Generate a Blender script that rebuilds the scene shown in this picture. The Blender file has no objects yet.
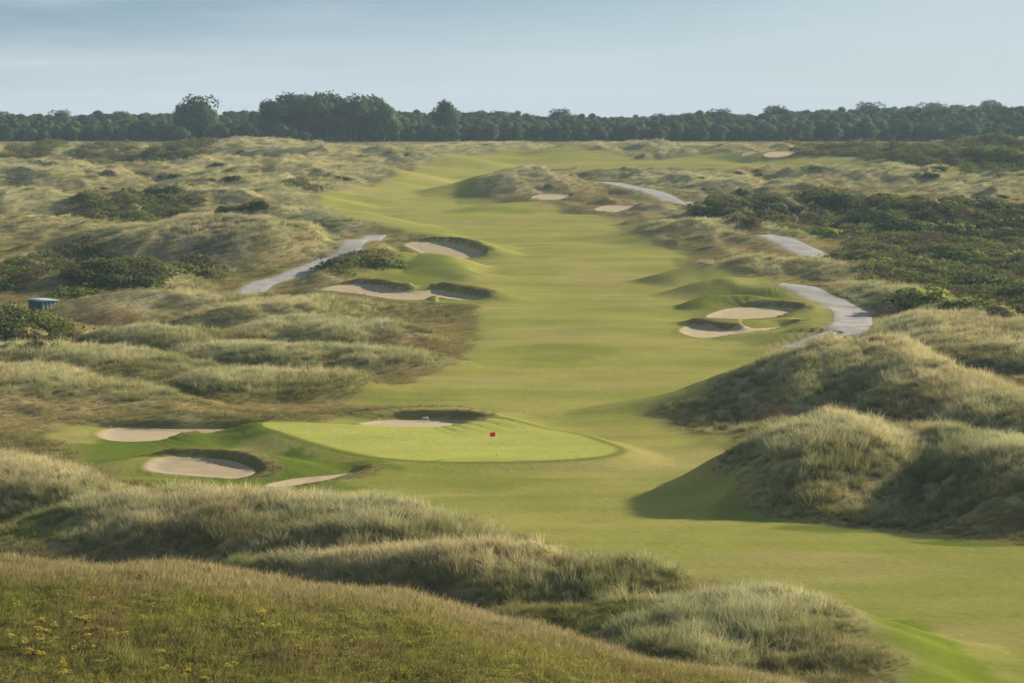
import bpy, math, time
import numpy as np
from mathutils import Vector, Matrix
T0 = time.time()
rng = np.random.default_rng(7)
C = bpy.context.scene.collection
R = math.radians

# ------------------------------------------------------------------ camera
F_PX, W, HH = 2790.0, 1024, 683
CZ = 32.0
PITCH = math.atan((341.5 - 125.0) / F_PX)
cp, sp = math.cos(PITCH), math.sin(PITCH)

def ray(u, v):
    x = (u - 512.0) / F_PX; y = -(v - 341.5) / F_PX
    return np.array([x, y * sp + cp, y * cp - sp])

# ------------------------------------------------------------------ noise
_perm = np.random.default_rng(3).permutation(65536).astype(np.int64)
_ang = np.random.default_rng(4).random(65536) * 2 * np.pi
_gx, _gy = np.cos(_ang), np.sin(_ang)
def noise(x, y, seed=0):
    xi = np.floor(x).astype(np.int64); yi = np.floor(y).astype(np.int64)
    xf = x - xi; yf = y - yi
    u = xf * xf * xf * (xf * (xf * 6 - 15) + 10); v = yf * yf * yf * (yf * (yf * 6 - 15) + 10)
    def g(ix, iy, dx, dy):
        h = _perm[(_perm[(ix + seed * 131) & 65535] + iy) & 65535]
        return _gx[h] * dx + _gy[h] * dy
    a = g(xi, yi, xf, yf); b = g(xi + 1, yi, xf - 1, yf)
    c = g(xi, yi + 1, xf, yf - 1); d = g(xi + 1, yi + 1, xf - 1, yf - 1)
    return ((a + (b - a) * u) * (1 - v) + (c + (d - c) * u) * v) * 1.5
def fbm(x, y, octv=3, seed=0, gain=0.5):
    r = 0; a = 1; s = 0
    for i in range(octv):
        r = r + a * noise(x * 2**i, y * 2**i, seed + i * 7); s += a; a *= gain
    return r / s
def sstep(a, b, x):
    t = np.clip((x - a) / (b - a), 0, 1); return t * t * (3 - 2 * t)

# ------------------------------------------------------------------ base profile
_py = np.array([20, 60, 100, 150, 200, 264, 292, 320, 380, 470, 600, 800, 1000, 1200, 1320, 1500, 2000, 3000, 6500.])
_pz = np.array([4.5, 3.6, 2.8, 2.0, 1.1, 0.45, 0.3, 0.45, 1.36, 2.5, 5.1, 10.5, 15.9, 21.2, 23.6, 24.5, 25, 25, 25.])
_m = np.gradient(_pz, _py)
def base(y):
    i = np.clip(np.searchsorted(_py, y) - 1, 0, len(_py) - 2)
    h = _py[i + 1] - _py[i]; t = np.clip((y - _py[i]) / h, 0, 1)
    return ((2*t**3-3*t**2+1)*_pz[i] + (t**3-2*t**2+t)*h*_m[i] + (-2*t**3+3*t**2)*_pz[i+1] + (t**3-t**2)*h*_m[i+1])
_ys = np.geomspace(50, 4000, 9000)
_bs = base(_ys)
def hit_base(u, v, h=0.0):
    d = ray(u, v); z = CZ + d[2] * _ys / d[1]
    k = np.argmax(z < _bs + h)
    if z[k] >= _bs[k] + h: k = len(_ys) - 1
    y = _ys[k]; return d[0] * y / d[1], y

# ------------------------------------------------------------------ grid (columns = x/y, rows = y)
ca = np.concatenate([np.linspace(-0.6, -0.215, 30)[:-1], np.arange(-0.215, 0.235, 0.00052), np.linspace(0.236, 0.6, 28)])
ry = [20.0]
while ry[-1] < 1450: ry.append(ry[-1] * (1.012 if ry[-1] < 85 else 1.0021))
while ry[-1] < 2600: ry.append(ry[-1] * 1.012)
ry = np.array(ry)
NA, NY = len(ca), len(ry)
A, Y = np.meshgrid(ca, ry); X = A * Y
H = base(Y)
print('grid', NA, NY, NA * NY)

def sample(G, x, y):
    x = np.asarray(x, float); y = np.asarray(y, float)
    a = np.clip(x / y, ca[0], ca[-1] - 1e-6)
    i = np.clip(np.searchsorted(ca, a) - 1, 0, NA - 2); fa = (a - ca[i]) / (ca[i+1] - ca[i])
    j = np.clip(np.searchsorted(ry, y) - 1, 0, NY - 2); fy = np.clip((y - ry[j]) / (ry[j+1] - ry[j]), 0, 1)
    if G.ndim == 3: fa = fa[..., None]; fy = fy[..., None]
    return (G[j, i] * (1-fa) + G[j, i+1] * fa) * (1-fy) + (G[j+1, i] * (1-fa) + G[j+1, i+1] * fa) * fy

def hit(u, v, G=None, ymin=60):
    """first visible ground point behind picture position (u, v)"""
    G = H if G is None else G
    d = ray(u, v); ys = ry[(ry > ymin) & (ry < 3000)]
    z = CZ + d[2] * ys / d[1]
    g = sample(G, d[0] / d[1] * ys, ys)
    below = z < g
    if not below.any(): return d[0]/d[1]*2500, 2500.0
    k = int(np.argmax(below))
    if k == 0: y = ys[0]
    else:
        e0 = z[k-1] - g[k-1]; e1 = z[k] - g[k]; y = ys[k-1] + (ys[k]-ys[k-1]) * e0 / (e0 - e1)
    return d[0] / d[1] * y, y

def catmull(P, n, closed=False):
    P = np.asarray(P, float); N = len(P)
    if closed: Q = np.vstack([P[-1], P, P[0], P[1]]); segs = N
    else: Q = np.vstack([2*P[0]-P[1], P, 2*P[-1]-P[-2]]); segs = N - 1
    out = []
    for s in range(segs):
        p0, p1, p2, p3 = Q[s], Q[s+1], Q[s+2], Q[s+3]
        for t in np.linspace(0, 1, n, endpoint=False):
            out.append(0.5*((2*p1)+(-p0+p2)*t+(2*p0-5*p1+4*p2-p3)*t*t+(-p0+3*p1-3*p2+p3)*t**3))
    if not closed: out.append(P[-1])
    return np.array(out)

# ------------------------------------------------------------------ ridges: crest seen at (u, v), height h above the plain
RH = np.zeros_like(H)     # accumulated ridge height (p-norm)
CR = np.zeros_like(H)     # the very crest
MW = np.zeros_like(H)     # how much a place is dune crest (tall marram)
PN = 3.0
def region(x0, x1, y0, y1):
    j0, j1 = np.searchsorted(ry, y0), np.searchsorted(ry, y1)
    sub = (slice(max(j0-1, 0), min(j1+1, NY)), slice(None))
    a0 = min(x0 / y0, x0 / y1); a1 = max(x1 / y0, x1 / y1)
    i0, i1 = np.searchsorted(ca, a0), np.searchsorted(ca, a1)
    return (sub[0], slice(max(i0-1, 0), min(i1+1, NA)))
def ridge(pts, wf, wb, marram=1.0, byD=False, sharp=1.0, smooth=4):
    P = []
    for (u, v, h) in pts:
        if byD:
            d = ray(u, v); y = float(h); x = d[0]/d[1]*y; hz = CZ + d[2]*y/d[1] - float(base(np.array(y)))
            P.append((x, y, hz))
        else:
            h = h*(1.45 if v < 312 else 1.0); x, y = hit_base(u, v, h); P.append((x, y, h))
    P = catmull(P, smooth)
    w = max(wf, wb) * 1.0
    rg = region(P[:,0].min()-w, P[:,0].max()+w, max(P[:,1].min()-wf*1.0, 25), P[:,1].max()+wb*1.0)
    x, y = X[rg], Y[rg]
    if x.size == 0: return
    # wobble so that edges are never regular
    s = max(min(wf, wb) * 0.9, 4.0)
    xw = x + noise(x/s, y/s, 11) * s * 0.28; yw = y + noise(x/s, y/s, 12) * s * 0.28
    # a chain of mounds along the crest: each crest sample lifts its surroundings, the highest wins
    seg = np.r_[0, np.cumsum(np.hypot(*np.diff(P[:, :2], axis=0).T))]
    nn = int(min(max(seg[-1]/(min(wf, wb)*.16), 6), 110)); tt = np.linspace(0, seg[-1], nn)
    Q = np.stack([np.interp(tt, seg, P[:, q]) for q in range(3)], -1); hmax = max(Q[:, 2].max(), .01)
    c = np.zeros(x.shape)
    for ax, ay, ah in Q:
        ah = max(ah, 0); kw = .35+.65*ah/hmax
        j0, j1 = np.searchsorted(ry[rg[0]], [ay-wf*kw*1.3-4, ay+wb*kw*1.3+4]); sl = slice(j0, j1)
        ex = xw[sl]-ax; ey = yw[sl]-ay; d2 = ex*ex+ey*ey; d = np.sqrt(d2)+1e-6
        t = np.clip(1-d/((wb+(wf-wb)*(0.5-0.5*ey/d))*kw), 0, 1)
        t = t*t*(3-2*t)
        if sharp != 1.0: t = t**sharp
        c[sl] = np.maximum(c[sl], ah*t)
    RH[rg] += c**PN
    CR[rg] = np.maximum(CR[rg], marram*sstep(.5, .97, c/hmax)*sstep(.4, 1.5, c))
    MW[rg] = np.maximum(MW[rg], marram * sstep(0.10, 0.6, c/hmax) * sstep(0.25, 1.4, c))

# --- far wooded hills (crest by picture row and distance)
sky = [(-300,122),(-60,119),(0,117),(60,114),(120,115),(190,112),(240,112),(300,110),(350,111),(400,112),(460,112),(520,113),(600,114),(640,118),(680,117),(720,114),(750,116),(775,112),(800,115),(840,113),(870,109),(900,111),(930,108),(960,109),(990,106),(1024,107),(1100,108),(1300,112)]
ridge([(u, v+17, 1560) for u, v in sky], 170, 300, 0, byD=True)
ridge([(660,133,2000),(760,128,2050),(870,122,2100),(960,120,2100),(1024,117,2100),(1200,122,2100)], 420, 300, 0, byD=True)
ridge([(880,134,1650),(940,130,1700),(1024,128,1700),(1200,130,1700)], 200, 100, 0, byD=True)
# --- right
ridge([(662,420,.3),(675,403,1.2),(693,388,2.6),(740,372,4.2),(780,363,5.2),(820,350,6.6),(850,343,7.4),(880,352,6.6),(930,370,6),(980,385,5.5),(1050,408,5)], 26, 16)
ridge([(820,350,6.2),(800,380,4.2),(790,400,2.6),(785,415,1)], 10, 8)
ridge([(900,360,5.5),(930,385,4.2),(950,405,2.5)], 9, 8)
ridge([(725,490,.2),(745,472,1.0),(762,457,2.2),(790,440,4.2),(815,431,5.6),(842,431,5.2),(880,434,3.6),(915,437,4.3),(950,439,4.6),(985,443,4.8),(1060,456,5)], 16, 11, sharp=.85)
ridge([(842,431,4.8),(862,455,3.8),(885,480,2.2),(900,497,.8)], 7, 7)
ridge([(940,438,4.0),(962,470,3.0),(990,500,1.0)], 9, 7)
ridge([(722,441,.5),(750,430,1.0),(800,424,1.4),(860,427,1.5),(940,431,1.6),(1040,440,1.6)], 9, 9, .25)
ridge([(856,336,.8),(880,322,2.4),(910,315,3.6),(940,314,3.6),(985,318,3.4),(1050,326,3.2)], 30, 22)
ridge([(890,352,.8),(925,336,2.4),(965,335,2.6),(1000,345,2.2),(1050,352,2.2)], 18, 12)
ridge([(676,276,.6),(700,266,1.9),(740,261,2.4),(790,260,2.4),(825,262,2.2),(842,272,1.4),(850,284,.6)], 17, 12)
ridge([(836,288,.5),(860,285,1.6),(900,292,1.8),(940,304,1.2)], 16, 12, .8)
ridge([(636,232,.6),(665,223,2.2),(700,221,3),(740,224,2.8),(768,231,1.8),(782,240,.5)], 34, 22)
ridge([(690,218,.8),(730,207,2.6),(770,204,2.8),(800,210,1.8)], 26, 20, .2)
ridge([(684,288,.5),(715,281,1.6),(760,277,2.0),(800,281,1.4),(826,298,.5)], 14, 12, .0)
ridge([(690,304,.4),(715,297,1.3),(750,294,1.7),(800,299,1.4),(822,312,.4)], 9, 8, .0)
ridge([(805,322,.5),(790,318,1.0),(740,320,1.1),(705,321,.8)], 5, 4, .0)
ridge([(696,206,.8),(740,196,2.4),(800,190,3),(850,192,2),(900,200,2.2),(960,196,2.6),(1040,190,3)], 42, 30, .3)
ridge([(800,208,1),(850,203,2.6),(920,206,2.6),(980,210,3),(1050,205,3)], 40, 26, .2)
ridge([(780,184,1),(830,174,3),(870,166,4.6),(915,168,4),(950,176,1.5)], 60, 40)
ridge([(890,168,1.5),(940,154,4.5),(990,156,4.5),(1050,162,4)], 70, 50, .4)
ridge([(940,190,1),(985,178,3.4),(1040,182,3.6)], 48, 36)
ridge([(905,205,.8),(950,190,2.4),(990,194,2.0),(1010,202,.8)], 34, 24)
ridge([(630,168,.6),(690,165,1.6),(740,168,2.2),(800,166,1.6),(840,171,.6)], 44, 34, .8)
ridge([(588,176,.6),(640,172,1.6),(690,178,2.2),(730,186,1.8),(760,196,.6)], 40, 30, .8)
ridge([(650,185,.6),(700,182,1.8),(760,185,2.4),(830,186,1.6)], 34, 26, .8)
ridge([(700,198,.6),(680,193,1.6),(645,186,1.6),(610,181,.8)], 24, 16, .6)
ridge([(484,193,.4),(497,181,3),(512,172,4.8),(532,171,4.8),(560,177,3.2),(600,184,1)], 34, 30)
ridge([(462,210,.4),(490,205,1.1),(530,203,1.2),(575,206,.5)], 20, 16, .5)
ridge([(588,156,.8),(625,147,3),(665,143,3.8),(705,150,2.2),(740,156,.6)], 90, 60)
ridge([(720,160,.6),(760,150,2.4),(820,148,3),(870,152,1.5)], 60, 50, .7)
ridge([(830,152,1.5),(890,146,4),(960,143,5),(1050,140,6)], 110, 80, .4)
ridge([(640,214,.6),(660,207,1.2),(700,209,1.4)], 16, 12, .4)
# --- left
ridge([(-60,150,3),(60,147,3.6),(100,145,3.2),(160,149,3),(205,144,3.6),(250,140,5.6),(288,148,2),(330,148,4.6),(385,151,4.2),(410,158,1.2)], 90, 60)
ridge([(395,160,1.0),(430,151,2.4),(480,144,2.6),(540,146,1)], 70, 50)
ridge([(-60,164,4.5),(20,163,5.6),(60,170,4.2),(100,183,1.2)], 70, 50)
ridge([(110,176,1.5),(150,166,4),(210,160,4.6),(270,160,4.4),(330,165,5),(360,176,2)], 60, 50)
ridge([(180,185,1),(225,174,3.4),(270,180,3.6),(335,172,4.2),(385,176,3),(412,182,.8)], 46, 36)
ridge([(-60,193,3.6),(20,191,4.2),(50,200,2.8),(70,210,.8)], 52, 40)
ridge([(95,206,1),(165,192,3),(240,194,3.2),(300,188,3),(345,196,.8)], 44, 30)
ridge([(245,208,.8),(285,198,1.8),(330,205,.8)], 30, 20, .4)
ridge([(225,224,1),(270,211,2.6),(310,208,2.8),(350,216,2.4),(385,228,.8)], 34, 26)
ridge([(92,246,.8),(130,229,3.4),(165,221,4.8),(205,220,5.4),(250,223,5.2),(290,226,4.6),(325,234,3),(345,248,.8)], 36, 24)
ridge([(-60,222,1.6),(30,219,2),(90,226,1.4)], 40, 26, .5)
ridge([(60,280,.8),(100,267,2.8),(125,264,3),(155,272,2),(182,284,.6)], 22, 18, .8)
ridge([(165,273,.6),(190,264,1.6),(215,268,.6)], 16, 12, .5)
ridge([(66,314,.4),(92,303,2.0),(130,291,3.2),(170,289,3.2),(215,289,2.6),(245,298,1.8),(270,308,.6)], 22, 16)
ridge([(-60,299,3.6),(0,308,3.2),(25,319,1.8),(60,327,1.4),(90,334,.8)], 24, 12)
ridge([(85,345,.5),(115,335,1.8),(150,329,2.6),(185,335,1.8),(215,346,.6)], 17, 14)
ridge([(190,326,.6),(225,311,1.8),(280,304,2.2),(330,300,1.6),(370,304,.6)], 15, 12)
ridge([(215,342,.7),(260,325,2.2),(300,322,2.4),(345,328,2.2),(395,327,1.8),(430,342,.5)], 15, 12)
ridge([(-60,352,1.8),(30,349,2.2),(100,350,2.2),(170,362,1.4),(190,372,.5)], 20, 14)
ridge([(170,358,.7),(215,346,2),(275,348,2.2),(330,348,2),(390,354,1.6),(445,362,.5)], 16, 12)
ridge([(190,392,.5),(235,376,2),(300,372,2),(350,377,1.4),(385,386,.5)], 16, 12)
ridge([(-60,372,2.2),(20,371,2.4),(70,384,2),(120,391,1.6),(190,400,.6)], 22, 14)
ridge([(315,282,.6),(340,264,1.5),(375,254,2.0),(410,251,1.8),(445,262,1.4),(470,276,.4)], 20, 12, .35)
ridge([(372,244,.4),(390,235,1.3),(430,232,1.6),(465,240,1.4),(488,252,.4)], 16, 14, .4)
ridge([(290,303,.3),(330,303,.7),(380,305,.7),(430,308,.4)], 9, 4, .6)
ridge([(355,292,.3),(385,285,1.4),(440,285,1.5),(478,290,1.1),(492,298,.3)], 3.5, 10, .0)
# --- green complex
ridge([(96,426,.2),(135,417,1.3),(190,414,1.4),(240,416,1.4),(290,417,1.4),(345,412,1.3),(400,409,1.5),(445,409,1.5),(480,417,.9),(515,425,.2)], 7, 14, .0)
ridge([(262,468,.3),(290,470,.9),(330,467,1.1),(362,467,.4)], 3, 8, .0)
# --- foreground
ridge([(-90,450,2.4),(-20,458,2.8),(20,466,2.8),(55,480,2.2),(80,496,1.2),(92,508,.4)], 15, 11)
ridge([(20,548,.6),(55,526,1.6),(100,504,3),(160,497,3.4),(250,499,3.4),(330,507,3.4),(400,508,3.4),(445,520,2.6),(480,538,1.3),(508,552,.3)], 17, 9)
ridge([(225,572,.8),(270,562,2.0),(330,560,2.6),(385,561,2.8),(425,552,3.5),(470,550,3.8),(520,549,3.8),(560,559,3.2),(600,562,3),(640,566,2.6),(675,580,1.3),(700,594,.3)], 9.5, 7)
ridge([(470,622,.6),(520,610,1.5),(575,606,1.9),(630,604,1.9),(680,604,1.4),(705,608,.5)], 8, 7, .35)
ridge([(650,665,.7),(680,640,1.6),(705,616,2.2),(740,602,2.6),(785,595,2.6),(815,604,2.3),(850,630,1.6),(885,662,1.2),(915,700,.8)], 17, 5)
PRE = RH**(1/PN)
RH0 = RH.copy(); RH[:] = 0
ridge([(-300,570,8.0),(-60,567,8.1),(60,569,7.9),(150,574,7.4),(250,588,6.4),(330,608,5.3),(420,632,4.2),(520,660,3.1),(620,686,2.0),(740,712,1.2),(850,745,.5)], 70, 9, .0)
NEAR = RH**(1/PN)
RH = RH0 + NEAR**PN
H1 = H + RH**(1/PN)
print('ridges', time.time()-T0)

# green platform
gpoly_uv = [(262,429),(300,427.5),(360,427),(430,427),(480,428),(530,431),(575,436.5),(603,444),(615,450),(600,455),(560,457.5),(490,459),(430,458.5),(385,456),(345,450),(312,442),(285,435)]
GP = np.array([hit_base(u, v, 1.0) for u, v in gpoly_uv]); GP = catmull(GP, 6, True)
def sdf(P, x, y, closed=True):
    d2 = np.full(x.shape, 1e18); ins = np.zeros(x.shape, bool); N = len(P)
    for k in range(N if closed else N-1):
        ax, ay = P[k]; bx, by = P[(k+1) % N]
        dx, dy = bx-ax, by-ay; L = dx*dx+dy*dy+1e-12
        t = np.clip(((x-ax)*dx+(y-ay)*dy)/L, 0, 1)
        d2 = np.minimum(d2, (x-ax-dx*t)**2+(y-ay-dy*t)**2)
        if closed and abs(dy) > 1e-12:
            ins ^= ((ay > y) != (by > y)) & (x < dx*(y-ay)/dy+ax)
    d = np.sqrt(d2)
    return np.where(ins, -d, d) if closed else d
def sdf_local(P, margin, closed=True):
    rg = region(P[:,0].min()-margin, P[:,0].max()+margin, P[:,1].min()-margin, P[:,1].max()+margin)
    return rg, sdf(P, X[rg], Y[rg], closed)
GSD = np.full_like(H, 99.0)
rg, s = sdf_local(GP, 14); GSD[rg] = s
ZG = float(np.mean([sample(H, *p) for p in GP])) + 1.0
k = 1 - sstep(0.0, 6.0, s)
H1[rg] = H1[rg]*(1-k) + np.maximum(ZG + 0.2 + 0.016*(Y[rg]-275) + 0.12*noise(X[rg]/14, Y[rg]/14, 5), H1[rg]*0.0)*k
# lower ground just in front of the green

# ------------------------------------------------------------------ fairway outline (seen positions on the smooth ground)
def poly(uv, n=4, closed=True, ymin=60): return catmull([hit(u, v, H1, ymin) for u, v in uv], n, closed)
fw_uv = [(925,700),(885,660),(850,622),(815,600),(770,583),(715,574),(660,563),(600,557),(545,545),(500,541),(460,519),(420,505),(330,501),(250,494),(150,484),(95,465),(65,440),(60,425),(62,426),(100,421),(160,420),(240,425),(300,423),(350,418.5),(420,411),(480,413),(500,417),(480,411),(420,405),(340,402),(370,392),(420,380),(462,362),(482,345),(480,320),(482,305),(440,303),(404,302),(392,291),(372,282),(352,277),(380,273),(408,268),(400,258),(396,246),(428,236),(395,228),(345,214),(318,202),(350,188),(395,180),(418,168),(440,158),(500,152),(560,147),(630,160),(720,155),(770,160),(850,157),(885,160),(860,168),(790,169),(720,170),(640,168),(600,171),(550,168),(510,171),(475,188),(480,200),(560,212),(600,216),(640,236),(668,250),(690,258),(674,270),(695,269),(735,271),(772,280),(795,291),(815,301),(826,314),(824,326),(808,336),(772,352),(720,374),(665,398),(640,412),(650,426),(700,437),(722,448),(712,468),(716,492),(750,514),(835,529),(950,539),(1060,552),(1300,590),(1500,700),(1500,900),(1050,900)]
FWP = []
for (u, v) in fw_uv:
    d = ray(u, v)
    FWP.append(hit(u, v, H1, 150) if v < 470 or (700 < u < 1100 and v < 545) else hit_base(u, v, 0.1))
FWP = catmull(FWP, 3, True)
js = np.arange(0, NY, 2); is_ = np.arange(0, NA, 2)
Xs, Ys = X[np.ix_(js, is_)], Y[np.ix_(js, is_)]
fs = sdf(FWP, Xs, Ys)
def upsample(G):
    o = np.empty((NY, NA)); tmp = np.empty((len(js), NA))
    ii = np.arange(NA)/2.0; i0 = np.minimum(ii.astype(int), len(is_)-2); f = ii-i0
    tmp = G[:, i0]*(1-f)+G[:, i0+1]*f
    jj = np.arange(NY)/2.0; j0 = np.minimum(jj.astype(int), len(js)-2); f = (jj-j0)[:, None]
    return tmp[j0]*(1-f)+tmp[j0+1]*f
FSD = upsample(fs)
FSD = FSD + noise(X/9, Y/9, 31)*1.6 + noise(X/3, Y/3, 32)*0.5
ROUGH = sstep(-1.0, 9.0, FSD)
print('fairway', time.time()-T0)

# ------------------------------------------------------------------ paths
path_specs = [
 ([(376,235),(350,249),(325,263),(292,275),(258,286),(232,291),(205,294)], 5.6),
 ([(700,206),(690,204),(665,196),(640,189),(620,185),(600,182)], 6.5),
 ([(764,232),(776,236),(786,243),(800,250),(822,257)], 7.5),
 ([(780,283),(800,288),(822,297),(843,309),(853,318),(848,328),(836,334),(818,344),(795,352)], 6.4)]
PATHD = np.full_like(H, 99.0)
path_lines = []
for uv, w in path_specs:
    P = poly(uv, 8, False, 348); path_lines.append((P, w))
    rg, s = sdf_local(P, 22, False)
    PATHD[rg] = np.minimum(PATHD[rg], s - w/2)
HP = H1.copy()

# ------------------------------------------------------------------ ground undulation
near_f = sstep(60, 400, Y)
ridged = 1-np.abs(fbm(X/34, Y/46, 3, 51))*2.2
for P, w in [(poly(uv_, 8, False, 348), w_) for uv_, w_ in path_specs]:
    L_ = np.r_[0, np.cumsum(np.hypot(*np.diff(P, axis=0).T))]; sg = np.linspace(0, L_[-1], 160)
    qx, qy = np.interp(sg, L_, P[:,0]), np.interp(sg, L_, P[:,1]); qz = sample(HP, qx, qy)
    kd = np.exp(-.5*((np.arange(-60, 61)*(sg[1]-sg[0]))/9.0)**2); kd /= kd.sum(); qs = np.convolve(np.pad(qz, 60, mode='edge'), kd, 'valid')
    mg = 14; rg = region(qx.min()-mg, qx.max()+mg, qy.min()-mg, qy.max()+mg); x_, y_ = X[rg], Y[rg]
    bd = np.full(x_.shape, 1e9); bz = np.zeros(x_.shape)
    for ax, ay, az_ in zip(qx[::2], qy[::2], qs[::2]):
        d_ = np.hypot(x_-ax, y_-ay); m_ = d_ < bd; bd = np.where(m_, d_, bd); bz = np.where(m_, az_, bz)
    kk_ = 1-sstep(w*.5+.8, w*.5+7, bd); H1[rg] = H1[rg]*(1-kk_)+bz*kk_
rough_amp = ROUGH * sstep(-.5, 14, PATHD)*(1-sstep(1000, 1380, Y))
hutclear = sstep(16, 40, np.hypot(X+72, (Y-428)*.55))
hm = fbm(X/16, Y/22, 3, 41)*(0.9+1.1*sstep(300, 900, Y)) + np.maximum(ridged, 0)**2*(0.5+1.8*sstep(380, 800, Y)) + fbm(X/5, Y/6, 2, 44)*0.28
hm = hm - .40*(0.5+1.8*sstep(380, 800, Y))
H1 = H1 + hm*rough_amp*hutclear*(1-.85*sstep(.6,1.6,NEAR))*(1-.8*sstep(.5,2.5,PRE)*(1-sstep(300,430,Y)))
H1 = H1 + (noise(X/2.6, Y/2.6, 46)*0.11)*rough_amp**3*(1-sstep(400, 700, Y))
und = fbm(X/38, Y/30, 2, 61)*0.9 + noise(X/55, Y/17, 63)*0.5*sstep(330, 420, Y)
H1 = H1 + und*(1-ROUGH)*sstep(-2, 10, GSD)*sstep(330, 420, Y) + und*0.35*(1-ROUGH)*sstep(-2, 10, GSD)*(1-sstep(330, 420, Y))

# ------------------------------------------------------------------ bunkers
bunkers = [
 ('shallow kidney bunker at the far left of the green surround, its right half in shade', [(95,436),(99,431),(112,428.5),(140,428.5),(180,429.5),(225,429.5),(248,430.5),(218,434),(188,437),(165,440.5),(130,442),(106,440.5)], .75, (.9,.5)),
 ('oval bunker left of the green, below the kidney bunker, with a shaded right end', [(141,468),(150,459),(168,455.5),(200,457),(235,462),(257,470),(252,476),(235,480),(212,478.5),(180,476),(152,473)], .75, (.9,.5)),
 ('narrow sliver of bunker under the bank between oval bunker and green', [(262,486),(290,480),(320,477),(345,474.5),(363,473),(342,479.5),(312,484.5),(280,487.5)], 0.56, (.95,.45)),
 ('long bunker hidden behind the back edge of the green, mostly in shade', [(357,424.5),(372,421.5),(400,420.3),(430,420.3),(460,421),(478,424.5),(440,427),(400,427)], 1.0, (.85,.6)),
 ('round bunker on the left fairway edge near the path end, right half shaded', [(403,245),(414,241),(432,241),(455,244),(475,250),(484,256),(465,258.5),(440,258),(424,255),(411,249)], 1.21, (.95,.45)),
 ('long wavy bunker with an open sandy bank left of the fairway', [(316,290),(332,285),(350,282.5),(368,284),(388,290),(412,292),(440,290.5),(452,293),(470,296),(484,299),(462,300.5),(440,298),(420,300),(392,299),(370,296),(340,292)], 1.05, (.95,.45)),
 ('upper of the two stacked bunkers on the right mound', [(704,317),(714,312),(728,308.5),(750,307),(785,308.5),(800,312),(780,317),(750,319),(720,320)], 0.97, (.95,.45)),
 ('lower of the two stacked bunkers on the right mound, long shaded crescent', [(677,331),(684,326.5),(695,325.5),(712,329),(745,331),(775,329),(795,326.5),(778,332),(740,336),(705,338),(688,336)], 0.97, (.95,.45)),
 ('small pale bunker in front of the lone dune in mid fairway', [(530,198),(540,194.5),(555,194),(570,195.5),(563,199),(545,200)], .5, (.9,.5)),
 ('small pale bunker below the far right path', [(594,210),(603,206),(620,205),(640,207),(636,211),(615,212)], .5, (.9,.5)),
 ('tiny bright sand scrape at the back of the course, left one', [(741,158),(744,153),(752,151),(757,154),(752,159)], .5, (.9,.5)),
 ('tiny bright sand scrape at the back of the course, right one', [(763,156),(770,152),(790,151.5),(795,154),(780,157)], .5, (.9,.5)),
]
SAND = np.full_like(H, 99.0); LIP = np.zeros_like(H)
bpolys = []
for lab, uv, hb, dr in bunkers:
    uv = np.array(uv, float); vf, vb = uv[:,1].max(), uv[:,1].min()
    uf = uv[np.argmax(uv[:,1]), 0]
    xf, yf = hit(uf, vf, H1, 200); wx = (uv[:,0].max()-uv[:,0].min())*yf/F_PX
    Dy = min(.9*wx+2, 17.0) if yf > 380 else min(.75*wx+2, 12.)
    W3 = []
    for u, v in uv:
        d = ray(u, v); y = yf+(vf-v)/(vf-vb)*Dy; W3.append((d[0]/d[1]*y, y, CZ+d[2]*y/d[1]))
    W3 = catmull(W3, 5, True); P = W3[:, :2]
    c = P.mean(0); bpolys.append((lab, P))
    yc = c[1]; marg = 15
    rg, s = sdf_local(P, marg)
    x, y = X[rg], Y[rg]
    e = 0.4
    gx = (sdf(P, x+e, y)-s)/e; gy = (sdf(P, x, y+e)-s)/e
    dn = np.array(dr)/np.hypot(*dr)
    wdir = sstep(-0.35, 0.7, gx*dn[0]+gy*dn[1])
    back = sstep(-.9, .4, gy)
    wall = sstep(0.0, 0.9, s)*(1-sstep(1.4, 10, s))
    Am = np.c_[W3[:,0]-c[0], W3[:,1]-c[1], np.ones(len(P))]
    co = np.linalg.lstsq(Am, W3[:,2], rcond=None)[0]; co[0] = np.clip(co[0], -.05, .05)
    plane = co[0]*(x-c[0])+co[1]*np.minimum(y-c[1], Dy*.42)+co[2]
    kin = 1-sstep(-0.2, 2.0+(12.5 if yf > 700 else 8)*back, s)
    Hn = H1[rg]*(1-kin)+plane*kin
    Hn = Hn - 0.16*sstep(0.0, 1.6, -s) + hb*wall*wdir + 0.05*np.exp(-(s/0.5)**2)
    H1[rg] = np.where(s < marg*0.98, Hn, H1[rg])
    SAND[rg] = np.minimum(SAND[rg], s)
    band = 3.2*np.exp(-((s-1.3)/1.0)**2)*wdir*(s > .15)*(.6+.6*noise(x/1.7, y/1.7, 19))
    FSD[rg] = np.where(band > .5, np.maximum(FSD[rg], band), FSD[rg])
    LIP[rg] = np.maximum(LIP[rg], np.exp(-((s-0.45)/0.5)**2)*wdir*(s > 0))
ROUGH = ROUGH*sstep(0.2, 1.5, SAND)
Hf = H1
print('heights', time.time()-T0)

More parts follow.
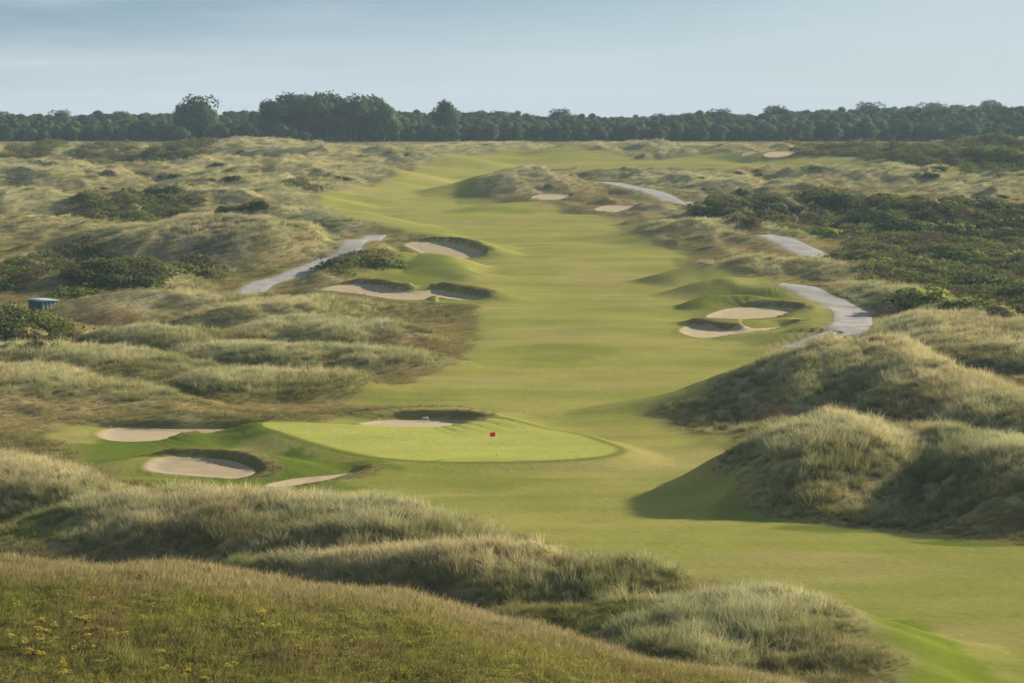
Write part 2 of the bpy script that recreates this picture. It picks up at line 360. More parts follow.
# ------------------------------------------------------------------ colour fields
def mixc(a, b, k): return a*(1-k[..., None])+b*k[..., None]
def col(*c): return np.array(c, float)
FW  = col(.340, .308, .082); FW2 = col(.278, .278, .062); DRY = col(.375, .315, .110)
GRN = col(.43, .425, .10); LUSH = col(.125, .160, .024)
TAN = col(.30, .240, .110); OLI = col(.165, .148, .052); STRAW = col(.38, .34, .18)
SCR = col(.085, .092, .032); RED = col(.30, .155, .080); BRN = col(.25, .185, .085); GRY = col(.20, .185, .12)
SANDC = col(.335, .262, .155)
n1 = .6*fbm(X/22, Y/30, 3, 71)+.7*fbm(X/55, Y/80, 2, 70); n2 = fbm(X/7, Y/9, 3, 72); n3 = fbm(X/50, Y/60, 2, 73); n4 = noise(X/1.6, Y/1.6, 74)
rc = mixc(np.broadcast_to(OLI, X.shape+(3,)).copy(), TAN, sstep(-.45, .45, n1+0.4*n2))
rc = mixc(rc, STRAW, np.clip(MW*0.75*(0.7+0.8*n2), 0, 1))
rc = mixc(rc, GRY, 0.5*sstep(.15, .6, fbm(X/15, Y/15, 2, 78)))
rc = mixc(rc, SCR*1.4, sstep(.12, .42, fbm(X/26, Y/30, 3, 75)-0.28*MW)*0.8*sstep(380, 560, Y))
rc = mixc(rc, BRN, sstep(.2, .5, fbm(X/18, Y/18, 2, 76))*0.6)
SCRUB = np.zeros_like(H); BARE = np.zeros_like(H); MEADOW = np.zeros_like(H)
def patch(u, v, ru, rv, ymin=60):
    x, y = hit(u, v, Hf, ymin); z = float(sample(Hf, x, y))
    rx = ru*y/F_PX; ryy = min(rv*y*y/(F_PX*max(CZ-z, 5)), rx*6+8)
    rg = region(x-rx*1.6, x+rx*1.6, max(y-ryy*1.6, 25), y+ryy*1.6)
    xx, yy = X[rg], Y[rg]
    d = np.hypot((xx-x)/rx, (yy-y)/ryy) + 0.45*fbm(xx/(rx*.5), yy/(ryy*.5), 3, 91)
    return rg, 1-sstep(.6, 1.05, d)
for (u, v, ru, rv, key, s) in [
   (790,470,60,34,'M',.9),(768,468,30,30,'M',.9),(900,490,110,26,'M',.7),(690,412,50,14,'M',.7),(780,400,90,24,'M',.6),(30,480,50,20,'M',.6),(120,380,90,14,'M',.4),(330,318,90,10,'M',.4),
   (40,272,60,14,'S',.8),(120,275,50,9,'S',1),(20,342,60,10,'S',.8),(165,194,24,3,'S',.4),(130,214,70,5,'S',.8),(235,214,35,3,'S',1),(300,187,25,2,'S',.3),
   (365,265,42,5,'S',.8),(200,250,60,10,'G',.8),(200,268,20,3,'S',.9),(100,160,40,3,'S',.3),(180,148,40,2,'S',.5),(30,150,30,3,'S',.7),
   (740,215,50,10,'S',1),(850,222,45,9,'S',1),(940,230,85,12,'S',1),(1000,222,45,8,'S',1),(940,262,100,14,'S',.9),(960,290,80,22,'S',1),(1010,300,40,20,'S',1),(900,285,40,12,'S',.9),(980,165,60,10,'S',1),(930,155,50,6,'S',.8),(840,158,50,5,'S',.5),(1005,150,40,6,'S',1),
   (880,310,60,8,'B',.4),(870,270,15,10,'T',.8),(600,215,60,8,'B',.45),(590,190,50,6,'B',.4),(650,205,40,6,'T',.5),(640,170,60,6,'G',.5),
   (100,319,50,3,'R',.3),(765,425,40,3,'R',.75),(900,434,70,4,'R',.6),(440,335,45,12,'T',.35),(455,350,30,10,'O',.3),(600,617,90,9,'N',.95),(700,600,40,7,'N',.8),(30,528,60,12,'N',.8),(640,640,60,8,'N',.6),(380,350,40,5,'B',.6),
   (300,408,120,4,'T',.9),(200,410,60,3,'T',.8),(420,411,60,3,'T',.8),(60,440,40,16,'O',.9),(60,470,50,14,'O',.8),(40,395,110,22,'T',.9),(100,400,90,12,'T',.8),
   (760,290,50,8,'D',.6),(800,330,50,10,'D',.6),(860,342,20,10,'D',.6),(700,345,50,5,'D',.4),
   (480,555,50,2,'R',.7),(560,560,50,2,'R',.6),(570,572,50,5,'R',.3),(650,600,70,14,'O',.7),(760,600,50,8,'O',.8),(600,625,80,8,'O',.6),(820,650,60,20,'B',.5)]:
    ymin = 60
    rg, k = patch(u, v, ru, rv, ymin); k = k*s
    cc = {'M': None, 'N': None, 'S': SCR, 'G': GRY*.85, 'B': BRN, 'T': TAN*1.1, 'R': RED, 'O': OLI, 'D': DRY, 'L': LUSH*1.3}[key]
    if key == 'N':
        MW[rg] *= 1-k; CR[rg] *= 1-k; rc[rg] = mixc(rc[rg], col(.19,.20,.055), k); continue
    if key == 'M':
        MW[rg] = np.maximum(MW[rg], k); continue
    rc[rg] = mixc(rc[rg], cc, k)
    if key == 'S': SCRUB[rg] = np.maximum(SCRUB[rg], k)
    if key in 'RTBO': BARE[rg] = np.maximum(BARE[rg], k*(.9 if key == 'R' else .6))
# near meadow slope
MEADOW = sstep(0.35, 0.7, NEAR/np.maximum(RH**(1/PN), .1))*sstep(.5, 1.5, NEAR)*(Y < 175)
mead = mixc(np.broadcast_to(col(.215,.20,.055), X.shape+(3,)).copy(), BRN*.8, .7*sstep(.0, .45, fbm(X/4, Y/5, 3, 81)))
mead = mixc(mead, col(.20,.205,.04), sstep(.0, .4, fbm(X/6, Y/7, 3, 83)))
topband = sstep(.72, 1.0, NEAR/8.0)*0 + sstep(130.5, 137, Y - 0.12*X)
mead = mixc(mead, col(.32,.255,.13), topband*.75)
rc = mixc(rc, mead, MEADOW)
# mown turf
fc = mixc(np.broadcast_to(FW, X.shape+(3,)).copy(), FW2, sstep(-.35, .35, fbm(X/40, Y/16, 3, 84)))
fc = mixc(fc, DRY, .75*sstep(.0, .45, fbm(X/36, Y/22, 3, 85)))
fc = mixc(fc, FW2*.85, .3*sstep(.1, .5, noise(X/30, Y/5.5, 86)))
def lush(u, v, ru, rv, s=1., c=LUSH):
    rg, k = patch(u, v, ru, rv); fc[rg] = mixc(fc[rg], c, k*s)
for a in [(130,450,90,22,1),(210,435,80,12,.9),(260,455,70,18,1),(330,470,90,10,.9),(180,485,110,8,.9),(290,490,90,6,.8),(420,480,160,12,.35),(740,455,28,16,.45),(760,508,60,10,.6),(860,528,110,7,.8),(980,542,70,7,.9),(560,352,60,9,.35),
          (740,300,70,12,.5),(720,322,60,6,.4),(420,272,60,8,.6),(440,300,50,6,.3),(690,262,20,6,.5),(400,400,70,8,.35),(520,175,60,4,.25),(480,192,30,4,.6)]: lush(*a)
# lush margin along the near-right fairway edge
fe = sstep(-5.5, -3.5, FSD)*(1-sstep(-.2, 1.2, FSD))*(Y < 215)*(X > 4)*(X < 45)*(Y < 170+0*X)
fc = mixc(fc, col(.17,.22,.022), .85*fe)
gr = mixc(np.broadcast_to(GRN, X.shape+(3,)).copy(), FW, .35*sstep(-.2, .3, fbm(X/12, Y/8, 2, 87)))
fc = mixc(fc, gr, 1-sstep(-.2, .2, GSD))
fc = mixc(fc, LUSH*1.15, np.exp(-((GSD-.7)/.5)**2)*.8)     # collar
GC = mixc(fc, rc, sstep(-.6, 2.2, FSD))
semi = np.exp(-((FSD-2)/2.5)**2)
GC = mixc(GC, OLI*1.25, semi*.45)
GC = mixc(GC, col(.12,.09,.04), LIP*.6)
GC = mixc(GC, SANDC*.92, (1-sstep(-.9, -.5, SAND)))
GC = mixc(GC, TAN, .5*np.exp(-(np.maximum(PATHD,0)/1.2)**2))
WOOD = sstep(1330, 1400, Y+25*noise(X/60, Y/60, 99)+70*sstep(.06,.19,A)*0)*1.0
GC = mixc(GC, col(.035,.05,.02), WOOD)
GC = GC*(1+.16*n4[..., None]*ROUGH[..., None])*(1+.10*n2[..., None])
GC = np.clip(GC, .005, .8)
print('colour', time.time()-T0)

# ------------------------------------------------------------------ materials
def mat(name):
    m = bpy.data.materials.new(name); m.use_nodes = True
    nt = m.node_tree; nt.nodes.clear()
    out = nt.nodes.new('ShaderNodeOutputMaterial'); return m, nt, out
def N(nt, t, **kw):
    n = nt.nodes.new(t)
    for k, v in kw.items(): setattr(n, k, v)
    return n
def mathn(nt, op, a, b=None):
    n = N(nt, 'ShaderNodeMath', operation=op)
    for i, v in enumerate((a, b)):
        if v is None: continue
        if isinstance(v, (int, float)): n.inputs[i].default_value = v
        else: nt.links.new(v, n.inputs[i])
    return n.outputs[0]
def noise_col(nt, src, scale, lo, hi, detail=4, vec=None):
    """src colour multiplied by a noise between lo and hi"""
    nz = N(nt, 'ShaderNodeTexNoise'); nz.inputs['Scale'].default_value = scale; nz.inputs['Detail'].default_value = detail
    if vec is not None: nt.links.new(vec, nz.inputs['Vector'])
    mr = N(nt, 'ShaderNodeMapRange'); nt.links.new(nz.outputs['Fac'], mr.inputs['Value'])
    mr.inputs['From Min'].default_value = .25; mr.inputs['From Max'].default_value = .75
    mr.inputs['To Min'].default_value = lo; mr.inputs['To Max'].default_value = hi
    vm = N(nt, 'ShaderNodeVectorMath', operation='SCALE'); nt.links.new(src, vm.inputs[0]); nt.links.new(mr.outputs[0], vm.inputs['Scale'])
    return vm.outputs[0], nz.outputs['Fac']
def simple(name, color, rough=.8, scale=3., lo=.8, hi=1.2, bump=0., bdist=.02, metallic=0., trans=0.):
    m, nt, out = mat(name)
    tc = N(nt, 'ShaderNodeTexCoord')
    rgb = N(nt, 'ShaderNodeRGB'); rgb.outputs[0].default_value = (*color, 1)
    c, f = noise_col(nt, rgb.outputs[0], scale, lo, hi, 5, tc.outputs['Object'])
    p = N(nt, 'ShaderNodeBsdfPrincipled'); p.inputs['Roughness'].default_value = rough; p.inputs['Metallic'].default_value = metallic
    p.inputs['Specular IOR Level'].default_value = .2
    nt.links.new(c, p.inputs['Base Color'])
    if bump:
        b = N(nt, 'ShaderNodeBump'); b.inputs['Strength'].default_value = bump; b.inputs['Distance'].default_value = bdist
        nt.links.new(f, b.inputs['Height']); nt.links.new(b.outputs[0], p.inputs['Normal'])
    nt.links.new(p.outputs[0], out.inputs['Surface']); return m
def ground_mat():
    m, nt, out = mat('turf_and_dune_ground')
    at = N(nt, 'ShaderNodeAttribute', attribute_name='gcol'); ar = N(nt, 'ShaderNodeAttribute', attribute_name='rough')
    geo = N(nt, 'ShaderNodeNewGeometry')
    c, f = noise_col(nt, at.outputs['Color'], 1.6, .90, 1.10, 4, geo.outputs['Position'])
    c2, f2 = noise_col(nt, c, .22, .94, 1.06, 4, geo.outputs['Position'])
    # faint streaks of the mower across the line of play
    mp = N(nt, 'ShaderNodeMapping'); mp.inputs['Scale'].default_value = (.03, .32, 0); nt.links.new(geo.outputs['Position'], mp.inputs['Vector'])
    c3, f3 = noise_col(nt, c2, 1.0, .965, 1.035, 3, mp.outputs[0])
    d = N(nt, 'ShaderNodeBsdfDiffuse'); d.inputs['Roughness'].default_value = .6
    nt.links.new(c3, d.inputs['Color'])
    b = N(nt, 'ShaderNodeBump'); b.inputs['Distance'].default_value = .12
    nt.links.new(mathn(nt, 'MULTIPLY_ADD', ar.outputs['Fac'], .7), b.inputs['Strength'])
    nt.links.new(f, b.inputs['Height']); nt.links.new(b.outputs[0], d.inputs['Normal'])
    nt.links.new(d.outputs[0], out.inputs['Surface']); return m
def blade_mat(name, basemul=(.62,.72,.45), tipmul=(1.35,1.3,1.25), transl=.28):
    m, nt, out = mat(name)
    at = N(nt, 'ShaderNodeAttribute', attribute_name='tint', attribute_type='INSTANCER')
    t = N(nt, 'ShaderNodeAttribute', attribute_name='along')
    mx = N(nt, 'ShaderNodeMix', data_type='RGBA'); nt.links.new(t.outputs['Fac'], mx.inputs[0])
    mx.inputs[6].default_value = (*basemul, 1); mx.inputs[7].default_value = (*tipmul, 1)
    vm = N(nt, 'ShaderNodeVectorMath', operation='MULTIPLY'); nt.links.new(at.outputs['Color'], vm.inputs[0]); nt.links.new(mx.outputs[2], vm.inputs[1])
    d = N(nt, 'ShaderNodeBsdfDiffuse'); tr = N(nt, 'ShaderNodeBsdfTranslucent'); ms = N(nt, 'ShaderNodeMixShader'); ms.inputs[0].default_value = transl
    nt.links.new(vm.outputs[0], d.inputs[0]); nt.links.new(vm.outputs[0], tr.inputs[0])
    tn = N(nt, 'ShaderNodeAttribute', attribute_name='tnorm', attribute_type='INSTANCER'); gn = N(nt, 'ShaderNodeNewGeometry')
    vx = N(nt, 'ShaderNodeMix', data_type='VECTOR'); vx.inputs[0].default_value = .30; nt.links.new(tn.outputs['Vector'], vx.inputs[4]); nt.links.new(gn.outputs['Normal'], vx.inputs[5])
    nm = N(nt, 'ShaderNodeVectorMath', operation='NORMALIZE'); nt.links.new(vx.outputs[1], nm.inputs[0]); nt.links.new(nm.outputs[0], d.inputs['Normal'])
    nt.links.new(d.outputs[0], ms.inputs[1]); nt.links.new(tr.outputs[0], ms.inputs[2]); nt.links.new(ms.outputs[0], out.inputs['Surface'])
    return m
def leaf_mat(name, color, var=.5, transl=.25):
    m, nt, out = mat(name)
    at = N(nt, 'ShaderNodeAttribute', attribute_name='along')
    oi = N(nt, 'ShaderNodeObjectInfo')
    rgb = N(nt, 'ShaderNodeRGB'); rgb.outputs[0].default_value = (*color, 1)
    k = mathn(nt, 'ADD', mathn(nt, 'MULTIPLY', at.outputs['Fac'], var), 1-var*.5)
    k2 = mathn(nt, 'ADD', mathn(nt, 'MULTIPLY', oi.outputs['Random'], .5), .75)
    vm = N(nt, 'ShaderNodeVectorMath', operation='SCALE'); nt.links.new(rgb.outputs[0], vm.inputs[0]); nt.links.new(mathn(nt, 'MULTIPLY', k, k2), vm.inputs['Scale'])
    d = N(nt, 'ShaderNodeBsdfDiffuse'); tr = N(nt, 'ShaderNodeBsdfTranslucent'); ms = N(nt, 'ShaderNodeMixShader'); ms.inputs[0].default_value = transl
    nt.links.new(vm.outputs[0], d.inputs[0]); nt.links.new(vm.outputs[0], tr.inputs[0])
    ln = N(nt, 'ShaderNodeAttribute', attribute_name='lobe'); vt = N(nt, 'ShaderNodeVectorTransform', vector_type='NORMAL', convert_from='OBJECT', convert_to='WORLD'); nt.links.new(ln.outputs['Vector'], vt.inputs[0])
    gn = N(nt, 'ShaderNodeNewGeometry'); vx = N(nt, 'ShaderNodeMix', data_type='VECTOR'); vx.inputs[0].default_value = .3; nt.links.new(vt.outputs[0], vx.inputs[4]); nt.links.new(gn.outputs['Normal'], vx.inputs[5])
    nm = N(nt, 'ShaderNodeVectorMath', operation='NORMALIZE'); nt.links.new(vx.outputs[1], nm.inputs[0]); nt.links.new(nm.outputs[0], d.inputs['Normal'])
    nt.links.new(d.outputs[0], ms.inputs[1]); nt.links.new(tr.outputs[0], ms.inputs[2]); nt.links.new(ms.outputs[0], out.inputs['Surface'])
    return m
M_ground = ground_mat()
M_sand = simple('bunker_sand', tuple(SANDC), .95, .8, .86, 1.1, .35, .06)
M_path = simple('crushed_shell_path', (.25,.24,.215), .95, .3, .72, 1.15, .3, .05)
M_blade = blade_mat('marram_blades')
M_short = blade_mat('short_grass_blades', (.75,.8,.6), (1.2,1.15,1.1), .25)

# ------------------------------------------------------------------ object helpers
def tag(o, label=None, cat=None, group=None, kind=None):
    for k, v in (('label', label), ('category', cat), ('group', group), ('kind', kind)):
        if v: o[k] = v
    return o
def mesh_np(name, verts, faces, mats, parent=None, smooth=True, attrs=None, loc=None):
    me = bpy.data.meshes.new(name); verts = np.asarray(verts, np.float32); faces = np.asarray(faces, np.int32)
    k = faces.shape[1]
    me.vertices.add(len(verts)); me.vertices.foreach_set('co', verts.ravel())
    me.loops.add(faces.size); me.loops.foreach_set('vertex_index', faces.ravel())
    me.polygons.add(len(faces)); me.polygons.foreach_set('loop_start', np.arange(0, faces.size, k, dtype=np.int32))
    if smooth: me.polygons.foreach_set('use_smooth', np.ones(len(faces), bool))
    for an, (ty, dat) in (attrs or {}).items():
        a = me.attributes.new(an, ty, 'POINT')
        a.data.foreach_set('vector' if ty == 'FLOAT_VECTOR' else ('color' if ty == 'FLOAT_COLOR' else 'value'), np.asarray(dat, np.float32 if ty != 'INT' else np.int32).ravel())
    me.update(calc_edges=True)
    for m in (mats if isinstance(mats, (list, tuple)) else [mats]): me.materials.append(m)
    o = bpy.data.objects.new(name, me)
    if loc is not None: o.location = loc
    if parent is not None: o.parent = parent
    C.objects.link(o); return o

# ------------------------------------------------------------------ ground + fairway sheets (one continuous surface, split by what it is)
idx = np.arange(NY*NA).reshape(NY, NA)
quads = np.stack([idx[:-1,:-1], idx[:-1,1:], idx[1:,1:], idx[1:,:-1]], -1).reshape(-1, 4)
V = np.stack([X, Y, Hf], -1).reshape(-1, 3)
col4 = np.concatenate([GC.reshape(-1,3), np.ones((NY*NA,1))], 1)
fq = (0.25*(FSD[:-1,:-1]+FSD[:-1,1:]+FSD[1:,1:]+FSD[1:,:-1])).ravel() < 0.3
gq = (0.25*(GSD[:-1,:-1]+GSD[:-1,1:]+GSD[1:,1:]+GSD[1:,:-1])).ravel() < 0.0
def submesh(name, q):
    used = np.zeros(len(V), bool); used[q.ravel()] = True
    remap = np.cumsum(used)-1
    return mesh_np(name, V[used], remap[q], M_ground, attrs={'gcol': ('FLOAT_COLOR', col4[used]), 'rough': ('FLOAT', ROUGH.ravel()[used])})
tag(submesh('ground', quads[~fq & ~gq]), 'rolling dune ground under the rough grass', kind='structure')
tag(submesh('fairway', quads[fq & ~gq]), 'mown yellow green fairway running between the dunes', kind='structure')
tag(submesh('putting_green', quads[gq]), 'smooth raised putting green with the red flag', kind='structure')
print('ground', time.time()-T0)

# ------------------------------------------------------------------ bunker sand sheets
def bunker_sheet(P):
    c = P.mean(0); ring = 14; n = len(P)
    vs = [[c[0], c[1]]]
    for r in range(1, ring+1):
        k = r/ring
        vs += list(c+(P-c)*k)
    vs = np.array(vs); z = sample(Hf, vs[:,0], vs[:,1])+.045
    z[-n:] -= .09
    fs = [[0, 1+i, 1+(i+1) % n] for i in range(n)]
    for r in range(ring-1):
        for i in range(n):
            a = 1+r*n+i; b = 1+r*n+(i+1) % n; fs += [[a, a+n, b+n], [a, b+n, b]]
    return np.c_[vs, z], np.array(fs)
for lab, P in bpolys:
    v, f = bunker_sheet(P); o = mesh_np('sand_bunker', v, f, M_sand)
    tag(o, lab, 'sand bunker', 'sand bunkers of the golf course')

# ------------------------------------------------------------------ path ribbons
for (P, w), lab in zip(path_lines, ['pale path curving up to the left fairway edge', 'pale path far up the course', 'short pale path reach between mound and scrub', 'wide pale path bending past the stacked bunkers']):
    L = np.r_[0, np.cumsum(np.hypot(*np.diff(P, axis=0).T))]; n = max(int(L[-1]/1.5), 8)
    s = np.linspace(0, L[-1], n); px = np.interp(s, L, P[:,0]); py = np.interp(s, L, P[:,1])
    tx = np.gradient(px); ty = np.gradient(py); l = np.hypot(tx, ty); nx, ny = -ty/l, tx/l
    K = 9; off = np.linspace(-1, 1, K)
    ww = w/2*(1+.10*noise(s/6, s*0, 17))
    vx = px[:,None]+nx[:,None]*off*ww[:,None]; vy = py[:,None]+ny[:,None]*off*ww[:,None]
    vz = sample(Hf, vx, vy)
    # level across, sitting on the ground
    vz = vz+.09; vz[:,0] -= .15; vz[:,-1] -= .15
    ii = np.arange(n*K).reshape(n, K)
    q = np.stack([ii[:-1,:-1], ii[:-1,1:], ii[1:,1:], ii[1:,:-1]], -1).reshape(-1,4)
    o = mesh_np('path', np.stack([vx,vy,vz],-1).reshape(-1,3), q, M_path)
    tag(o, lab, kind='structure')

# ------------------------------------------------------------------ small built things
def prism(bm_v, bm_f, x0, x1, y0, y1, z0, z1, top_in=0.0, bev=0.0):
    b = len(bm_v)
    bm_v += [(x0,y0,z0),(x1,y0,z0),(x1,y1,z0),(x0,y1,z0),(x0+top_in,y0+top_in,z1),(x1-top_in,y0+top_in,z1),(x1-top_in,y1-top_in,z1),(x0+top_in,y1-top_in,z1)]
    bm_f += [(b,b+3,b+2,b+1),(b+4,b+5,b+6,b+7),(b,b+1,b+5,b+4),(b+1,b+2,b+6,b+5),(b+2,b+3,b+7,b+6),(b+3,b,b+4,b+7)]
def boxes(name, lst, m, parent, bevel=.01):
    v, f = [], []
    for b in lst: prism(v, f, *b)
    o = mesh_np(name, v, f, m, parent, smooth=False)
    if bevel:
        md = o.modifiers.new('edge', 'BEVEL'); md.width = bevel; md.segments = 2
    return o
def tube(name, pts, r, m, parent, seg=10):
    pts = [Vector(p) for p in pts]; v, f = [], []
    rr = r if isinstance(r, (list, tuple)) else [r]*len(pts)
    for i, p in enumerate(pts):
        t = (pts[min(i+1, len(pts)-1)]-pts[max(i-1, 0)]).normalized()
        a = t.cross(Vector((0.3,1,0.1))).normalized(); b = t.cross(a)
        for s in range(seg):
            an = 2*math.pi*s/seg; q = p+a*math.cos(an)*rr[i]+b*math.sin(an)*rr[i]; v.append(tuple(q))
    for i in range(len(pts)-1):
        for s in range(seg):
            s2 = (s+1) % seg; f.append((i*seg+s, i*seg+s2, (i+1)*seg+s2, (i+1)*seg+s))
    c0 = len(v); v += [tuple(pts[0]), tuple(pts[-1])]
    for s in range(seg):
        s2 = (s+1) % seg; k = (len(pts)-1)*seg
        f.append((c0, s2, s, s)); f.append((c0+1, k+s, k+s2, k+s2))
    me = bpy.data.meshes.new(name); me.from_pydata(v, [], [tuple(dict.fromkeys(q)) for q in f]); me.update()
    me.polygons.foreach_set('use_smooth', [True]*len(me.polygons)); me.materials.append(m)
    o = bpy.data.objects.new(name, me); o.parent = parent; C.objects.link(o); return o
def empty(name, loc, rz=0):
    o = bpy.data.objects.new(name, None); o.location = loc; o.rotation_euler = (0,0,rz); o.empty_display_size = .5; C.objects.link(o); return o
def gz(x, y): return float(sample(Hf, x, y))

# site hut: long dark side to the left, ribbed end to the right
M_hut = simple('dark_teal_steel', (.025,.075,.075), .5, 1.2, .8, 1.2)
M_hutlit = simple('lit_teal_steel', (.20,.33,.31), .5, 1.5, .85, 1.15)  # sunlit columns of the hut end, their brightness painted into the steel colour
M_roof = simple('pale_blue_roof', (.34,.44,.46), .5, 1.5, .85, 1.1)
M_dark = simple('dark_iron', (.03,.03,.028), .6)
hx, hy = hit_base(47, 313.5, 0.4); hz = gz(hx, hy)
HY = hy
hut = tag(empty('storage_hut', (hx-.6, hy, hz), R(-58)), 'dark teal metal storage hut with pale flat roof among the dunes', 'hut')
Lh, Wh, Hh = 5.6, 2.6, 2.35
# local x = along the length (towards the ribbed end is +x), y = width
boxes('wall', [(-Lh/2, -Lh/2+.06, -Wh/2, Wh/2, -1.0, Hh), (-Lh/2, Lh/2, -Wh/2, -Wh/2+.05, -1.0, Hh), (-Lh/2, Lh/2, Wh/2-.05, Wh/2, -1.0, Hh)], M_hut, hut)
boxes('corrugation', [(-Lh/2+.2+i*.27, -Lh/2+.33+i*.27, -Wh/2-.035, -Wh/2-.002, -.9, Hh-.12) for i in range(20)], M_hut, hut, .006)
boxes('end_wall', [(Lh/2-.06, Lh/2, -Wh/2+.055, Wh/2-.055, -1.0, Hh)], M_hut, hut)
boxes('corner_post', [(Lh/2+.002, Lh/2+.09, -Wh/2-.04, -Wh/2+.34, -1.0, Hh)], M_hutlit, hut)
for i, yy in enumerate((-.72, -.12, .48)):
    dr = boxes('door_panel', [(Lh/2+.004, Lh/2+.075, yy, yy+.42, -.6, Hh-.12)], M_hutlit, hut)
    if i == 1: boxes('handle', [(Lh/2+.077, Lh/2+.12, yy+.3, yy+.34, .9, 1.2)], M_dark, dr, .004)
boxes('roof', [(-Lh/2-.15, Lh/2+.22, -Wh/2-.18, Wh/2+.18, Hh+.003, Hh+.16), (-Lh/2+.1, Lh/2-.1, -Wh/2+.1, Wh/2-.1, Hh+.163, Hh+.21)], M_roof, hut, .012)
# small dark pump standpipe beside the hut
px_, py_ = hx+2.9, hy-.3
pz_ = gz(px_, py_)
pump = tag(empty('water_standpipe', (px_, py_, pz_)), 'small dark upright standpipe beside the teal hut', 'standpipe')
tube('pipe', [(0,0,-.3),(0,0,1.3),(0,0,1.42)], [.09,.09,.05], M_dark, pump)
boxes('base', [(-.28,.38,-.25,.25,-.3,.28,.04)], M_dark, pump)
tube('spout', [(0,0,1.1),(.22,0,1.08),(.3,0,.92)], .045, M_dark, pump)
M_slab = simple('pale_concrete', (.5,.47,.42), .9)
sl = boxes('concrete_slab', [(-1.9,3.0,-1.6,1.6,-.5,.12)], M_slab, None); sl.location = (px_+.6, py_+.2, pz_)
tag(sl, 'pale concrete slab on the ground beside the hut', 'slab')

# flag on the green
M_pole = simple('pole_paint', (.42,.43,.32), .4); M_flag = simple('red_cloth', (.75,.045,.02), .7, 6, .9, 1.1); M_hole = simple('cup_dark', (.03,.03,.02), .8)
fx, fy = hit(496.5, 455.5, Hf, 200); fz = gz(fx, fy)
fl = tag(empty('golf_flag', (fx, fy, fz)), 'thin flagstick with a small red flag on the putting green', 'flag')
tube('pole', [(0,0,-.1),(-.05,0,.7),(-.12,0,2.2)], [.018,.016,.014], M_pole, fl, 8)
tube('cup', [(0,0,.0),(0,0,.012)], .07, M_hole, fl, 16)
n = 12; vv, ff = [], []
for i in range(n+1):
    for j in range(7):
        s = i/n; t = j/6
        vv.append((-.12-s*.50, .05*math.sin(s*7+t)*s*2, 2.17-.42*t*(1-.12*s)-.05*s+.02*math.sin(5*s)))
for i in range(n):
    for j in range(6):
        a = i*7+j; ff.append((a, a+1, a+8, a+7))
o = mesh_np('flag', vv, ff, M_flag, fl); md = o.modifiers.new('t', 'SOLIDIFY'); md.thickness = .004
# rake in the bunker behind the green
M_pale = simple('pale_wood', (.55,.52,.46), .7)
kx, ky = hit(427, 422, Hf, 200); kz = gz(kx, ky)
rk = tag(empty('bunker_rake', (kx, ky, kz), R(25)), 'pale wide rake left in the shaded bunker behind the green', 'rake')
tube('handle', [(0,-1.0,.12),(0,0,.34),(0,.45,.42)], .025, M_pale, rk, 8)
boxes('head', [(-.36,.36,.44,.52,.36,.48)], M_pale, rk, .01)
boxes('tooth', [(-.33+i*.094,-.30+i*.094,.46,.50,.22,.36) for i in range(8)], M_pale, rk, 0)
print('things', time.time()-T0)

# ------------------------------------------------------------------ leafy things
def rand_unit(n, r):
    v = r.normal(size=(n,3)); return v/np.linalg.norm(v, axis=1, keepdims=True)
def leaf_quads(P, Nrm, size, r, tilt=.6):
    n = len(P); a = Nrm + rand_unit(n, r)*tilt; a /= np.linalg.norm(a, axis=1, keepdims=True)
    t = np.cross(a, rand_unit(n, r)); t /= np.linalg.norm(t, axis=1, keepdims=True)+1e-9; b = np.cross(a, t)
    s = (size*(.6+.8*r.random(n)))[:,None]
    v = np.stack([P-t*s, P-b*s*.55, P+t*s, P+b*s*.55], 1).reshape(-1,3)
    return v, np.arange(4*n).reshape(n,4)
def crown_mesh(name, seed, rad, ht, clumps, leaves, leaf, m, dome=False, conic=0.0, sub=.45):
    r = np.random.default_rng(seed)
    d = rand_unit(clumps, r); 
    if dome: d[:,2] = np.abs(d[:,2])*1.0
    rr = (.35+.65*r.random(clumps)**.6)[:,None]
    c = d*rr*np.array([rad, rad, ht*.5]); c[:,2] += 0 if dome else ht*.5
    if conic: k = 1-conic*np.clip(c[:,2]/ht, 0, 1); c[:,:2] *= k[:,None]
    cs = sub*rad*(.55+.8*r.random(clumps))
    which = r.integers(0, clumps, leaves); q = rand_unit(leaves, r); q[:,2] = np.where(q[:,2] < -.3, -q[:,2], q[:,2])
    P = c[which]+q*(cs[which]*(.7+.35*r.random(leaves)))[:,None]*np.array([1,1,.8])
    if dome: P[:,2] = np.maximum(P[:,2], -.2)
    v, f = leaf_quads(P, q, leaf, r)
    al = np.repeat(np.clip(.5*r.random(clumps)[which]+.5*r.random(leaves), 0, 1), 4)
    ctr = P-np.array([0,0,ht*(.25 if dome else .45)]); ctr /= np.linalg.norm(ctr, axis=1, keepdims=True)+1e-6
    lobe = q*.55+ctr*.6; lobe /= np.linalg.norm(lobe, axis=1, keepdims=True)+1e-6
    me_o = mesh_np(name, v, f, m, attrs={'along': ('FLOAT', al), 'lobe': ('FLOAT_VECTOR', np.repeat(lobe, 4, 0))}, smooth=False)
    me = me_o.data; bpy.data.objects.remove(me_o); return me
M_leafD = leaf_mat('dark_scrub_leaves', (.075,.098,.030))
M_leafG = leaf_mat('bright_scrub_leaves', (.15,.185,.04))
M_leafO = leaf_mat('olive_scrub_leaves', (.21,.19,.075))
M_tree = leaf_mat('woodland_leaves', (.046,.075,.032), .7, .2)
M_tree2 = leaf_mat('woodland_leaves_lighter', (.075,.11,.04), .7, .2)
M_bark = simple('bark', (.09,.075,.055), .9, 4, .6, 1.3)

